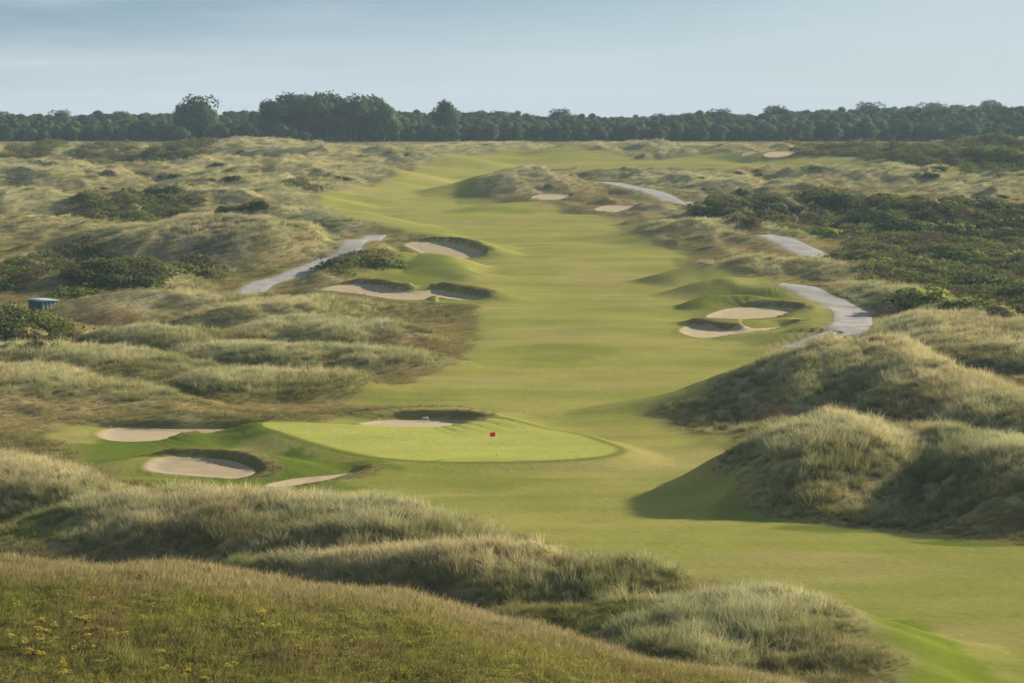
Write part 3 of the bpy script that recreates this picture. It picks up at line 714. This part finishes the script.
# bushes: crown + short stem, copied
bush_mesh = [crown_mesh('foliage', 100+i, 1.0, 1.3, 26, 1500, .085, mm, dome=True, sub=.42) for i, mm in enumerate([M_leafD, M_leafD, M_leafG, M_leafO])]
me = bpy.data.meshes.new('stem')
vv, ff = [], []
for k in range(5):
    a = k*1.26; prism(vv, ff, math.cos(a)*.12-.02, math.cos(a)*.12+.02, math.sin(a)*.12-.02, math.sin(a)*.12+.02, -.25, .45, .008)
me.from_pydata(vv, [], ff); me.materials.append(M_bark); stem_me = me
placed = []
def bush(u, v, wpx, kind, label, hr=.75, group=None):
    x, y = hit(u, v, Hf, 120); s = wpx*y/F_PX/2
    o = empty('scrub_bush', (x, y, gz(x, y)-.12*s), rng.random()*6.28)
    o.scale = (s, s*(.8+.3*rng.random()), s*hr)
    tag(o, label, 'bush', group or 'scrub bushes among the dunes')
    f = bpy.data.objects.new('foliage', bush_mesh[kind]); f.parent = o; C.objects.link(f)
    t = bpy.data.objects.new('stem', stem_me); t.parent = o; C.objects.link(t)
    placed.append((x, y, s)); return o
hand = [
 (738,218,44,2,'bright green bush on the mound left of the short path'), (765,214,50,0,'dark bush directly above the short path'),(712,216,34,0,'low dark bush at the left end of the scrub mound'),
 (832,204,46,0,'very dark bush above the right scrub hollow'),(870,225,60,1,'broad dark bush in the middle of the right scrub'),(822,236,40,2,'green bush beside the upper path bend'),(905,232,56,0,'round dark bush in the upper right scrub'),
 (950,238,60,1,'wide dark bush in front of the upper scrub'),(1005,232,60,0,'dark bush at the right picture edge of the upper scrub'),(985,212,50,0,'dark bush below the pale hump at far right'),(930,212,46,3,'olive bush high in the right scrub'),
 (875,268,46,2,'green bush behind the lower path bend'),(915,266,44,2,'light green bush in the mid right scrub row'),(960,262,50,0,'dark bush in the mid right scrub row'),(1010,262,50,2,'green bush ending the mid right scrub row'),
 (915,302,66,2,'bright green bush nearest the wide path bend'),(978,292,64,0,'big dark bush above the marram dune at right'),(1016,300,56,1,'dark bush at the right edge above the dune'),(960,312,50,1,'dark bush low in front of the scrub'),(1000,318,44,3,'olive bush just behind the marram dune'),
 (110,284,44,0,'dark bush on the dune behind the hut'),(140,288,40,1,'dark bush right end of the dune behind the hut'),(80,278,36,0,'dark low bush left of the dune bush pair'),(30,272,44,3,'olive bush at the left edge above the hut'),(12,292,36,0,'dark bush left of the hut'),
 (196,272,24,0,'small dark bush near the lower path end'),(14,338,38,0,'dark bush on the slope in front of the hut'),(38,350,36,3,'olive bush below the dark slope bush'),(345,264,34,0,'dark bush beside the left path'),(374,266,34,0,'dark bush on the bank above the wavy bunker'),(394,267,28,1,'dark bush between the round and wavy bunkers'),(365,262,30,2,'green bush in the bank row beside the path'),
 (236,216,40,0,'flat dark bush patch in the left middle dunes'),(130,214,36,3,'olive bush in the left middle dunes'),(165,196,40,0,'dark bush in the far left hollow'),(108,176,22,3,'faint olive bush far left'),(232,180,18,0,'small dark bush on the far left hill'),
 (980,158,40,0,'dark bush on the far right rise'),(1008,158,40,1,'dark bush ending the far right rise'),(950,160,30,0,'small dark bush before the far right rise'),(550,362*0+187,10,3,'tiny bush behind the lone fairway dune')]
for u, v, w_, k_, l_ in hand: bush(u, v, w_, k_, l_)
# filler bushes in the scrub areas, individually placed
areas = [((790,1035),(198,246),110,'dark scrub bush in the thicket right of the short path'), ((868,1035),(252,322),90,'scrub bush in the green thicket above the right dune'),((700,800),(205,222),14,'low bush on the mound above the short path'),
         ((0,100),(258,300),24,'low scrub bush on the flat left of the hut'),((312,400),(258,272),10,'low bush on the bank by the left path'),((60,260),(186,220),8,'low bush in the far left hollow'),((900,1030),(150,178),22,'dark bush on the far right slope'),((0,60),(334,354),10,'low bush on the near left slope'),((100,410),(145,190),12,'small far bush among the left dunes'),((640,900),(150,200),16,'small far bush among the right dunes')]
for (ua, ub), (va, vb), n, lab in areas:
    for _ in range(n):
        u = ua+(ub-ua)*rng.random(); v = va+(vb-va)*rng.random()
        x, y = hit(u, v, Hf, 120)
        sc = float(sample(SCRUB, x, y)); 
        if float(sample(SAND, x, y)) < 6 or float(sample(FSD, x, y)) < 6 or float(sample(PATHD, x, y)) < 3 or (sc < .25 and n > 20 and v > 200): continue
        wm = (2.2+4.6*rng.random()**1.5)*(1.0 if v > 200 else 1.0)
        bush(u, v, wm*2*F_PX/y*.5, int(rng.choice([0,1,2,3,0,3])), lab, .5+.35*rng.random(), lab)
print('bushes', len(placed), time.time()-T0)

# trees
tree_mesh = [crown_mesh('crown', 200+i, [4.2,5,3.4,4.6,3.0][i], [8.5,8,9,7,10][i], [30,34,24,30,26][i], 4200, .42, [M_tree,M_tree,M_tree2,M_tree,M_tree2][i], conic=[.2,.1,.4,.2,.5][i], sub=.52) for i in range(5)]
def trunk_me():
    v, f = [], []
    r = np.random.default_rng(5)
    def limb(p, q, r0, r1):
        p, q = Vector(p), Vector(q); t = (q-p).normalized(); a = t.cross(Vector((.3,1,.2))).normalized(); b = t.cross(a); k = len(v)
        for P_, rr in ((p,r0),(q,r1)):
            for s in range(6): v.append(tuple(P_+a*math.cos(s*1.047)*rr+b*math.sin(s*1.047)*rr))
        for s in range(6): f.append((k+s, k+(s+1)%6, k+6+(s+1)%6, k+6+s))
    limb((0,0,-1),(.1,0,3.2),.32,.24); limb((.1,0,3.2),(.3,.2,7),.24,.08)
    for a in range(5): limb((.1,0,2.4+a*.7),(math.cos(a*2.3)*2.4,math.sin(a*2.3)*2.4,4.8+a*.7),.12,.04)
    me = bpy.data.meshes.new('trunk'); me.from_pydata(v, [], f); me.materials.append(M_bark); return me
TR = trunk_me()
def tree(x, y, s, k, label, group, sz=1.0, name='broadleaf_tree'):
    o = empty(name, (x, y, gz(x, y)-.2), rng.random()*6.28); o.scale = (s, s, s*sz)
    tag(o, label, 'tree', group)
    t = bpy.data.objects.new('trunk', TR); t.parent = o; C.objects.link(t)
    c = bpy.data.objects.new('crown', tree_mesh[k]); c.location = (0,0,.8); c.parent = o; C.objects.link(c)
def tree_at(u, vtop, D, k, label, group, wm=1.0):
    d = ray(u, vtop); x = d[0]/d[1]*D; ztop = CZ+d[2]*D/d[1]; h = ztop-gz(x, D)
    nat = [10.3,9.8,10.8,8.8,11.8][k]; sz = max(h, 3)/nat
    s = sz*wm
    o = empty('broadleaf_tree', (x, D, gz(x, D)-.2), rng.random()*6.28); o.scale = (s, s, sz)
    tag(o, label, 'tree', group)
    t = bpy.data.objects.new('trunk', TR); t.parent = o; C.objects.link(t)
    c = bpy.data.objects.new('crown', tree_mesh[k]); c.location = (0,0,2.0); c.parent = o; C.objects.link(c)
tree_at(200,102.5,1370,1,'large dark round tree rising above the left treeline', 'standout trees', 1.0)
tree_at(187,106,1372,0,'lower tree leaning on the left side of the large round tree', 'standout trees', .8)
tree_at(446,103.5,1390,0,'dark tree poking above the middle of the treeline', 'standout trees', .8)
tree_at(253,111,1385,4,'small pointed tree left of the tall dark clump', 'standout trees', .8)
for i, (u, v) in enumerate([(276,103),(288,101),(300,101.5),(313,99),(325,100),(337,104),(350,103),(362,102),(374,104),(384,108),(296,112),(318,110),(342,112),(364,112)]):
    tree_at(u, v, 1340+(i%3)*12, [0,1,3][i%3], 'tall dark tree in the dense clump left of centre', 'tall dark clump left of centre', 1.0)
for i, (u, v) in enumerate([(268,131),(280,127),(290,129),(303,133),(318,138),(255,133)]):
    tree_at(u, v, 1290, [0,3][i%2], 'low green tree in front of the tall dark clump', 'low trees before the tall dark clump', 1.1)
for u, v, l in [(775,109,'rounded tree top on the skyline right of centre'),(870,106,'rounded tree cluster on the right hill crest'),(930,106,'tree on the right skyline'),(990,104,'tree at the right end of the skyline'),(560,112,'tree in the middle of the far skyline'),(720,112,'tree on the skyline left of the right hill'),(60,113,'tree at the left end of the skyline'),(120,114,'low tree on the left skyline')]:
    tree_at(u, v, 1560 if u < 800 else 1900, 1, l, 'skyline trees', 1.3)
# individually placed front row of the wood
for i in range(150):
    u = -60+1150*(i+rng.random()*.8)/150
    D = 1345+40*rng.random()+(55 if u > 820 else 0); d = ray(u, 125)
    if 262 < u < 385: continue
    tree(d[0]/d[1]*D, D, .55+.35*rng.random(), int(rng.integers(0,5)), 'dark tree in the front row of the far wood', 'front row of the far wood')
print('trees', time.time()-T0)

# ------------------------------------------------------------------ scattered stuff by geometry nodes
def lib(name, objs):
    c = bpy.data.collections.new(name)
    for i, (me) in enumerate(objs):
        o = bpy.data.objects.new('%s_%02d' % (name, i), me); c.objects.link(o)
    return c
def scatter(name, P, rot, scl, tint, idx_, coll, label):
    me = bpy.data.meshes.new(name); me.vertices.add(len(P)); me.vertices.foreach_set('co', np.asarray(P, np.float32).ravel())
    e_ = 1.0; P_ = np.asarray(P); gxx = (sample(Hf, P_[:,0]+e_, P_[:,1])-sample(Hf, P_[:,0]-e_, P_[:,1]))/2; gyy = (sample(Hf, P_[:,0], P_[:,1]+e_)-sample(Hf, P_[:,0], P_[:,1]-e_))/2
    tnv = np.stack([-gxx, -gyy, np.ones(len(P_))], -1); tnv /= np.linalg.norm(tnv, axis=1, keepdims=True)
    for an, ty, dat in (('tnorm','FLOAT_VECTOR',tnv),('rot','FLOAT_VECTOR',rot),('scl','FLOAT_VECTOR',scl),('tint','FLOAT_COLOR',np.c_[tint, np.ones(len(P))]),('idx','INT',idx_)):
        a = me.attributes.new(an, ty, 'POINT'); a.data.foreach_set('vector' if ty=='FLOAT_VECTOR' else ('color' if ty=='FLOAT_COLOR' else 'value'), np.asarray(dat, np.int32 if ty=='INT' else np.float32).ravel())
    o = bpy.data.objects.new(name, me); C.objects.link(o)
    ng = bpy.data.node_groups.new(name, 'GeometryNodeTree')
    ng.interface.new_socket('Geometry', in_out='INPUT', socket_type='NodeSocketGeometry'); ng.interface.new_socket('Geometry', in_out='OUTPUT', socket_type='NodeSocketGeometry')
    gi = ng.nodes.new('NodeGroupInput'); go = ng.nodes.new('NodeGroupOutput')
    ci = ng.nodes.new('GeometryNodeCollectionInfo'); ci.inputs['Collection'].default_value = coll; ci.inputs['Separate Children'].default_value = True; ci.inputs['Reset Children'].default_value = True
    ip = ng.nodes.new('GeometryNodeInstanceOnPoints'); ip.inputs['Pick Instance'].default_value = True
    def na(n_, ty):
        a = ng.nodes.new('GeometryNodeInputNamedAttribute'); a.data_type = ty; a.inputs['Name'].default_value = n_; return a.outputs['Attribute']
    L = ng.links
    L.new(gi.outputs[0], ip.inputs['Points']); L.new(ci.outputs[0], ip.inputs['Instance']); L.new(na('idx','INT'), ip.inputs['Instance Index'])
    L.new(na('rot','FLOAT_VECTOR'), ip.inputs['Rotation']); L.new(na('scl','FLOAT_VECTOR'), ip.inputs['Scale']); L.new(ip.outputs[0], go.inputs[0])
    md = o.modifiers.new('scatter', 'NODES'); md.node_group = ng
    tag(o, label, kind='stuff'); return o
def tuft_mesh(name, seed, blades, h, spread, width, bend, m, segs=3):
    r = np.random.default_rng(seed); vs, fs, al = [], [], []
    a = r.random(blades)*2*np.pi; rad = np.sqrt(r.random(blades))*spread
    bx, by = np.cos(a)*rad, np.sin(a)*rad
    hh = h*(.55+.6*r.random(blades)); lean = bend*(.2+1.0*r.random(blades)); la = a+r.normal(size=blades)*.7
    wd = width*(.6+.8*r.random(blades)); fa = r.random(blades)*np.pi
    wx, wy = np.cos(fa), np.sin(fa)
    V_ = np.zeros((blades, segs+1, 2, 3)); AL = np.zeros((blades, segs+1, 2))
    for s in range(segs+1):
        t = s/segs
        cx = bx+np.cos(la)*lean*hh*t*t; cy = by+np.sin(la)*lean*hh*t*t; cz = hh*(t-.22*lean*t*t)
        w = wd*(1-t*.85)
        V_[:,s,0] = np.stack([cx-wx*w, cy-wy*w, cz],-1); V_[:,s,1] = np.stack([cx+wx*w, cy+wy*w, cz],-1); AL[:,s] = t
    F_ = []
    b0 = np.arange(blades)*(segs+1)*2
    for s in range(segs):
        F_.append(np.stack([b0+2*s, b0+2*s+1, b0+2*s+3, b0+2*s+2],-1))
    o = mesh_np(name, V_.reshape(-1,3), np.concatenate(F_), m, attrs={'along': ('FLOAT', AL.ravel())}, smooth=True)
    me = o.data; bpy.data.objects.remove(o); return me
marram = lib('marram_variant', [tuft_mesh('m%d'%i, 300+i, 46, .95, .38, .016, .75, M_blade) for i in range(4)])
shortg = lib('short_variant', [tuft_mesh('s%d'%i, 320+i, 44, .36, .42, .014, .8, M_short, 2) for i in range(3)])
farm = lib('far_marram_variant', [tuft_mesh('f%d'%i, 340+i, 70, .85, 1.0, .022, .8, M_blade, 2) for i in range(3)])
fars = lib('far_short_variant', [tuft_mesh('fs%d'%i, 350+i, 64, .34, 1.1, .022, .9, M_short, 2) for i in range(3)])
def candidates(n, y0, y1, pw, amax=.235):
    """random ground points between two distances; pw: how the density falls with distance"""
    u = rng.random(n)
    if abs(pw-1) < 1e-6: y = y0*(y1/y0)**u
    else: q = 1-pw; y = (y0**q+(y1**q-y0**q)*u)**(1/q)
    a = (rng.random(n)*2-1)*amax
    x = a*y
    return x, y
def fields(x, y):
    F5 = np.stack([FSD, MW, SCRUB, MEADOW, PATHD, SAND, BARE, WOOD, CR], -1)
    return sample(F5, x, y)
GCs = GC
def put(name, n, y0, y1, pw, kind, coll, nv, s0, label, amax=.235):
    x, y = candidates(n, y0, y1, pw, amax); f = fields(x, y)
    fsd, mw, scr, mea, pd, sd, bare, wd, cr = f.T
    cl = fbm(x/3.2, y/3.2, 2, 55); r_ = rng.random(n)
    ok = (fsd > .8) & (pd > .7) & (sd > .5) & (wd < .5)
    if kind == 'marram':
        hc = sstep(14, 34, np.hypot(x+72, (y-428)*.6)); p = np.clip(mw*1.05+.02+cl*.6, 0, 1)*hc*(1-bare)*(1-.85*scr)*(1-.93*mea)*sstep(.5, 2.8, fsd)
    elif kind == 'short':
        p = np.clip(1.0-mw*.6, .25, 1)*(1-.5*scr)*(1-.35*mea)
    ok &= r_ < p
    x, y, mw, cl, fsd, scr, mea, bare, cr = (q[ok] for q in (x, y, mw, cl, fsd, scr, mea, bare, cr)); n = len(x)
    z = sample(Hf, x, y)-.03; c = sample(GCs, x, y)
    if kind == 'marram':
        kk = np.clip(.30+.75*cr+.9*fbm(x/8, y/10, 3, 57)+.25*rng.normal(size=n), 0, 1)[:,None]
        hue = sstep(-.25, .3, fbm(x/28, y/34, 2, 59)+.25*rng.normal(size=n))[:,None]
        tgt = (col(.20,.235,.075)*(1-hue)+col(.30,.25,.10)*hue)*(1-kk)+(col(.60,.60,.34)*(1-hue)+col(.78,.66,.38)*hue)*kk
        c = c*.30+tgt*.70
        s = s0*(.38+.6*np.clip(mw, 0, 1)+.6*cl+.6*rng.random(n)**2)*sstep(.3, 6, fsd)**.5
    else:
        c = c*1.32
        s = s0*(.75+.5*rng.random(n)+.5*cl)*(.45+.55*sstep(0, 5, fsd))*(1+.25*mea)
    c = c*(.82+.36*rng.random(n))[:,None]
    s = np.clip(s, .25, 3)
    wind = -.22+.25*noise(x/25, y/25, 58)
    rot = np.stack([rng.normal(size=n)*.12, wind+rng.normal(size=n)*.12, rng.random(n)*6.283], -1)
    # tilt after spinning: euler XYZ applies X, Y, then Z, so turn the lean into the spun frame
    az = rot[:,2]; rot = np.stack([wind*np.sin(az)+rng.normal(size=n)*.1, wind*np.cos(az)+rng.normal(size=n)*.1, az], -1)
    scl = np.stack([s*(.85+.3*rng.random(n)), s*(.85+.3*rng.random(n)), s*(.8+.4*rng.random(n))], -1)
    scatter(name, np.stack([x,y,z],-1), rot, scl, np.clip(c, .01, .75), rng.integers(0, nv, n), coll, label)
    print(name, n)
put('marram_grass', 103000, 90, 330, 1.0, 'marram', marram, 4, .85, 'tall pale marram grass on the nearer dunes')
put('marram_grass', 125000, 320, 1340, 1.0, 'marram', farm, 3, .82, 'pale marram grass on the farther dunes')
put('rough_grass', 126000, 85, 330, 1.0, 'short', shortg, 3, 1.0, 'short tan and olive rough grass on the near ground')
put('rough_grass', 125000, 320, 1340, 1.0, 'short', fars, 3, 1.0, 'short tan and olive rough grass farther off')
print('grass', time.time()-T0)

# near meadow: leafy herbs and fine stalks
M_herb = blade_mat('meadow_herb_leaves', (.8,.85,.7), (1.15,1.15,1.0), .35)
def herb_mesh(seed, n=160, h=.5, leaf=.035):
    r = np.random.default_rng(seed); P = r.normal(size=(n,3))*np.array([.2,.2,0]); P[:,2] = h*r.random(n)**.7
    P[:,:2] *= (1.1-P[:,2:]/h*.4)
    v, f = leaf_quads(P, rand_unit(n, r)+np.array([0,0,.6]), leaf, r); al = np.repeat(P[:,2]/h, 4)
    o = mesh_np('h', v, f, M_herb, attrs={'along': ('FLOAT', al)}, smooth=False); me = o.data; bpy.data.objects.remove(o); return me
herbs = lib('herb_variant', [herb_mesh(400+i) for i in range(4)])
stalks = lib('stalk_variant', [tuft_mesh('st%d'%i, 420+i, 22, .62, .30, .009, .5, M_blade, 2) for i in range(3)])
n = 90000
x, y = candidates(n, 78, 175, .3); f = fields(x, y); ok = (f[:,3] > .3) & (f[:,0] > .5)
cl = fbm(x/2.5, y/3, 3, 95); ok &= rng.random(n) < np.clip(.55+cl, .1, 1)
xx, yy, cc = x[ok], y[ok], cl[ok]; n = len(xx)
c = sample(GCs, xx, yy)*(.55+1.2*rng.random(n)**1.4)[:,None]
c = c*(1-.4*(cc > .1)[:,None])+col(.15,.15,.035)*(.4*(cc > .1)[:,None])
s = .55+.55*rng.random(n)+.4*cc
top = sstep(130.5, 137, yy-.12*xx); s *= 1-.45*top
scatter('meadow_herbs', np.stack([xx,yy,sample(Hf,xx,yy)-.03],-1), np.stack([rng.normal(size=n)*.1,rng.normal(size=n)*.1,rng.random(n)*6.28],-1), np.repeat(np.clip(s,.25,1.6)[:,None],3,1), c, rng.integers(0,4,n), herbs, 'mixed low meadow herbs on the nearest slope')
n = 60000
x, y = candidates(n, 78, 175, .3); f = fields(x, y); ok = (f[:,3] > .2) & (f[:,0] > .5); xx, yy = x[ok], y[ok]; n = len(xx)
tb = (.12+.6*sstep(129, 137, yy-.12*xx))[:,None]; c = sample(GCs, xx, yy)*(1-tb)+col(.36,.305,.175)*tb; c = c*(.75+.5*rng.random(n))[:,None]
s = .6+.5*rng.random(n)
scatter('meadow_stalks', np.stack([xx,yy,sample(Hf,xx,yy)-.03],-1), np.stack([rng.normal(size=n)*.12,rng.normal(size=n)*.12,rng.random(n)*6.28],-1), np.repeat(s[:,None],3,1), c, rng.integers(0,3,n), stalks, 'dry pinkish seed stalks standing in the near meadow')

# ragwort plants: stems > flower heads
M_yel = simple('ragwort_yellow', (.62,.46,.03), .7, 20, .8, 1.2); M_stem = simple('ragwort_stem', (.09,.13,.03), .8)
def ragwort_meshes(seed):
    r = np.random.default_rng(seed); v, f = [], []; hv, hf = [], []
    for k in range(9):
        a = r.random()*6.28; rr = .04+.2*r.random(); hx_, hy_ = math.cos(a)*rr, math.sin(a)*rr; hz_ = .55+.28*r.random()
        b = len(v); w = .008
        v += [(-w,0,0),(w,0,0),(hx_+w,hy_,hz_),(hx_-w,hy_,hz_),(0,-w,0),(0,w,0),(hx_,hy_+w,hz_),(hx_,hy_-w,hz_)]; f += [(b,b+1,b+2,b+3),(b+4,b+5,b+6,b+7)]
        for q in range(7):
            cx, cy, cz = hx_+r.normal()*.05, hy_+r.normal()*.05, hz_+r.normal()*.02; b = len(hv); s = .02+.014*r.random()
            for e in range(6): hv.append((cx+math.cos(e*1.047)*s, cy+math.sin(e*1.047)*s, cz))
            hv.append((cx, cy, cz+.014)); hf += [(b+e, b+(e+1)%6, b+6) for e in range(6)]
    m1 = bpy.data.meshes.new('stem'); m1.from_pydata(v, [], f); m1.materials.append(M_stem)
    m2 = bpy.data.meshes.new('flower_head'); m2.from_pydata(hv, [], hf); m2.materials.append(M_yel); return m1, m2
rag = [ragwort_meshes(500+i) for i in range(3)]
spots = [(28,625),(34,630),(42,622),(48,633),(52,628),(78,618),(84,622),(88,640),(82,632),(108,636),(120,638),(30,655),(38,658),(64,668),(68,676),(66,660),(255,612),(262,618),(264,626),(250,622),(172,672),(186,676),(206,672),(208,682),(40,640),(22,648),(95,652),(160,655),(232,668),(300,650),(345,640),(140,622),(12,640),(240,600),(275,630),(56,645),(75,650)]
for i, (u, v) in enumerate(spots):
    for q in range(2):
        uu, v2 = u+rng.normal()*3, v+rng.normal()*1.5
        x, y = hit(uu, v2+8, Hf, 60); s = .56+.3*rng.random()
        o = empty('ragwort_plant', (x, y, gz(x, y)), rng.random()*6.28); o.scale = (s, s, s)
        tag(o, 'yellow flowering ragwort in the near left meadow', 'flower plant', 'yellow ragwort in the near meadow')
        a, b = rag[(i+q) % 3]
        for nm, me in (('stem', a), ('flower_head', b)):
            k = bpy.data.objects.new(nm, me); k.parent = o; C.objects.link(k)

# low scrub cover (heather, creeping willow): leafy mats in the scrub areas
M_mat = blade_mat('creeping_scrub_leaves', (.85,.85,.8), (1.1,1.12,1.0), .25)
def mat_mesh(seed, n=170):
    r = np.random.default_rng(seed); P = r.normal(size=(n,3))*np.array([.55,.55,0]); d = np.hypot(P[:,0], P[:,1]); P[:,2] = (.55*np.exp(-(d/.8)**2)+.05)*(.5+.6*r.random(n))
    v, f = leaf_quads(P, rand_unit(n, r)*.8+np.array([0,0,.7]), .10, r); al = np.repeat(np.clip(P[:,2]*1.6, 0, 1), 4)
    o = mesh_np('h', v, f, M_mat, attrs={'along': ('FLOAT', al)}, smooth=False); me = o.data; bpy.data.objects.remove(o); return me
mats_ = lib('scrub_mat_variant', [mat_mesh(600+i) for i in range(4)])
n = 90000
x, y = candidates(n, 250, 1340, 1.0); f = fields(x, y)
ok = (f[:,0] > 2) & (f[:,4] > 1.5) & (f[:,7] < .5) & (f[:,5] > 1) & (rng.random(n) < np.clip(f[:,2]*1.2-.1+.06*(1-f[:,1]), 0, 1))
xx, yy = x[ok], y[ok]; n = len(xx); cn = fbm(xx/7, yy/8, 2, 97)
c = sample(GCs, xx, yy)*.4+np.where((cn > .05)[:,None], col(.17,.20,.045), np.where((cn < -.2)[:,None], col(.17,.125,.07), col(.11,.13,.042)))*.6
c = c*(.7+.6*rng.random(n))[:,None]
s = (1.0+.9*rng.random(n))*(1+yy/900)
scatter('scrub_cover', np.stack([xx,yy,sample(Hf,xx,yy)-.05],-1), np.stack([rng.normal(size=n)*.1,rng.normal(size=n)*.1,rng.random(n)*6.28],-1), np.repeat(s[:,None],3,1), c, rng.integers(0,4,n), mats_, 'low dark green and brown creeping scrub between the dunes')
print('cover', n)

# the far wood behind its front row
woodlib = lib('wood_variant', tree_mesh)
n = 13000
x, y = candidates(n, 1365, 2150, 0.0, .30)
keep = rng.random(n) < np.where(y < 1700, .95, .7)
x, y = x[keep], y[keep]; n = len(x)
s = .66+.22*rng.random(n)+.30*noise(x/45, y/70, 98)
scatter('woodland', np.stack([x,y,sample(Hf,x,y)+.6],-1), np.stack([np.zeros(n),np.zeros(n),rng.random(n)*6.28],-1), np.stack([s*1.05,s*1.05,s*(.85+.3*rng.random(n))],-1), np.full((n,3),.05), rng.integers(0,5,n), woodlib, 'dark green wood covering the far hills along the horizon')

# ------------------------------------------------------------------ sun, sky, haze
SUN_EL, SUN_AZ = R(20.5), R(60)          # azimuth measured from +Y (view) towards +X (right)
sd = Vector((math.sin(SUN_AZ)*math.cos(SUN_EL), math.cos(SUN_AZ)*math.cos(SUN_EL), math.sin(SUN_EL)))
sun = bpy.data.lights.new('sun', 'SUN'); sun.energy = 5.0; sun.angle = R(.6); sun.color = (1.0,.89,.70)
so = bpy.data.objects.new('sun', sun); so.rotation_euler = sd.to_track_quat('Z', 'Y').to_euler(); C.objects.link(so)
w = bpy.data.worlds.new('World'); bpy.context.scene.world = w; w.use_nodes = True
nt = w.node_tree; nt.nodes.clear()
out = N(nt, 'ShaderNodeOutputWorld'); bg = N(nt, 'ShaderNodeBackground'); bg.inputs['Strength'].default_value = .056
st = N(nt, 'ShaderNodeTexSky'); st.sky_type = 'NISHITA'; st.sun_disc = False; st.sun_elevation = SUN_EL; st.sun_rotation = SUN_AZ
st.air_density = 1.0; st.dust_density = .6; st.ozone_density = 3.0; st.altitude = 10
tc = N(nt, 'ShaderNodeTexCoord'); mp = N(nt, 'ShaderNodeMapping'); mp.inputs['Scale'].default_value = (5, 5, 38); nt.links.new(tc.outputs['Generated'], mp.inputs['Vector'])
nz = N(nt, 'ShaderNodeTexNoise'); nz.inputs['Scale'].default_value = 1.3; nz.inputs['Detail'].default_value = 6; nz.inputs['Roughness'].default_value = .55; nt.links.new(mp.outputs[0], nz.inputs['Vector'])
mr = N(nt, 'ShaderNodeMapRange'); mr.inputs['From Min'].default_value = .42; mr.inputs['From Max'].default_value = .75; mr.inputs['To Max'].default_value = 1.0; nt.links.new(nz.outputs['Fac'], mr.inputs['Value'])
mx = N(nt, 'ShaderNodeMix', data_type='RGBA'); mx.inputs[0].default_value = 0; nt.links.new(st.outputs[0], mx.inputs[6])
# a soft bank of blue grey cloud a few degrees up, heavier to the left
sx = N(nt, 'ShaderNodeSeparateXYZ'); nt.links.new(tc.outputs['Generated'], sx.inputs[0])
up = N(nt, 'ShaderNodeMapRange', interpolation_type='SMOOTHSTEP'); up.inputs['From Min'].default_value = .01; up.inputs['From Max'].default_value = .09; nt.links.new(mathn(nt, 'ADD', sx.outputs['Z'], mathn(nt, 'MULTIPLY', sx.outputs['X'], -.10)), up.inputs['Value'])
dn_ = N(nt, 'ShaderNodeMapRange', interpolation_type='SMOOTHSTEP'); dn_.inputs['From Min'].default_value = .15; dn_.inputs['From Max'].default_value = .32; dn_.inputs['To Min'].default_value = 1; dn_.inputs['To Max'].default_value = 0; nt.links.new(sx.outputs['Z'], dn_.inputs['Value'])
bk = N(nt, 'ShaderNodeMix', data_type='RGBA', blend_type='MULTIPLY'); nt.links.new(mathn(nt, 'MULTIPLY', up.outputs[0], dn_.outputs[0]), bk.inputs[0]); veil = N(nt, 'ShaderNodeMix', data_type='RGBA'); nt.links.new(mathn(nt, 'MULTIPLY', dn_.outputs[0], .75), veil.inputs[0]); nt.links.new(mx.outputs[2], veil.inputs[6]); veil.inputs[7].default_value = (3.6,4.65,5.55,1)
nt.links.new(veil.outputs[2], bk.inputs[6]); bk.inputs[7].default_value = (.33,.47,.59,1)
cl_ = N(nt, 'ShaderNodeMix', data_type='RGBA'); nt.links.new(mr.outputs[0], cl_.inputs[0]); nt.links.new(bk.outputs[2], cl_.inputs[6]); cl_.inputs[7].default_value = (4.4,5.0,5.4,1)
nt.links.new(cl_.outputs[2], bg.inputs['Color']); nt.links.new(bg.outputs[0], out.inputs['Surface'])

HAZE = True
if HAZE:
    m, nt, out = mat('haze_air'); pv = N(nt, 'ShaderNodeVolumePrincipled'); pv.inputs['Density'].default_value = .00007
    pv.inputs['Color'].default_value = (.62,.82,1.0,1); pv.inputs['Anisotropy'].default_value = .1
    nt.links.new(pv.outputs[0], out.inputs['Volume'])
    v, f = [], []; prism(v, f, -1650, 1650, -60, 2680, -3.0, 62.0)
    o = mesh_np('haze', v, f, m, smooth=False); tag(o, 'thin pale blue haze over the dunes', kind='stuff')

# ------------------------------------------------------------------ camera
cam = bpy.data.cameras.new('camera'); cam.sensor_width = 36; cam.lens = F_PX/W*36; cam.clip_start = 1; cam.clip_end = 20000
co = bpy.data.objects.new('camera', cam); co.location = (0,0,CZ); co.rotation_euler = (math.pi/2-PITCH, 0, 0); C.objects.link(co)
sc = bpy.context.scene; sc.camera = co
sc.view_settings.view_transform = 'Standard'; sc.view_settings.look = 'None'; sc.view_settings.exposure = 1.24; sc.view_settings.gamma = 1
cy = sc.cycles if hasattr(sc, 'cycles') else None
try:
    cy.max_bounces = 5; cy.diffuse_bounces = 3; cy.transmission_bounces = 3; cy.volume_bounces = 0; cy.transparent_max_bounces = 4; cy.use_denoising = True; cy.denoiser = 'OPENIMAGEDENOISE'
except Exception as e: print(e)
print('done', time.time()-T0)
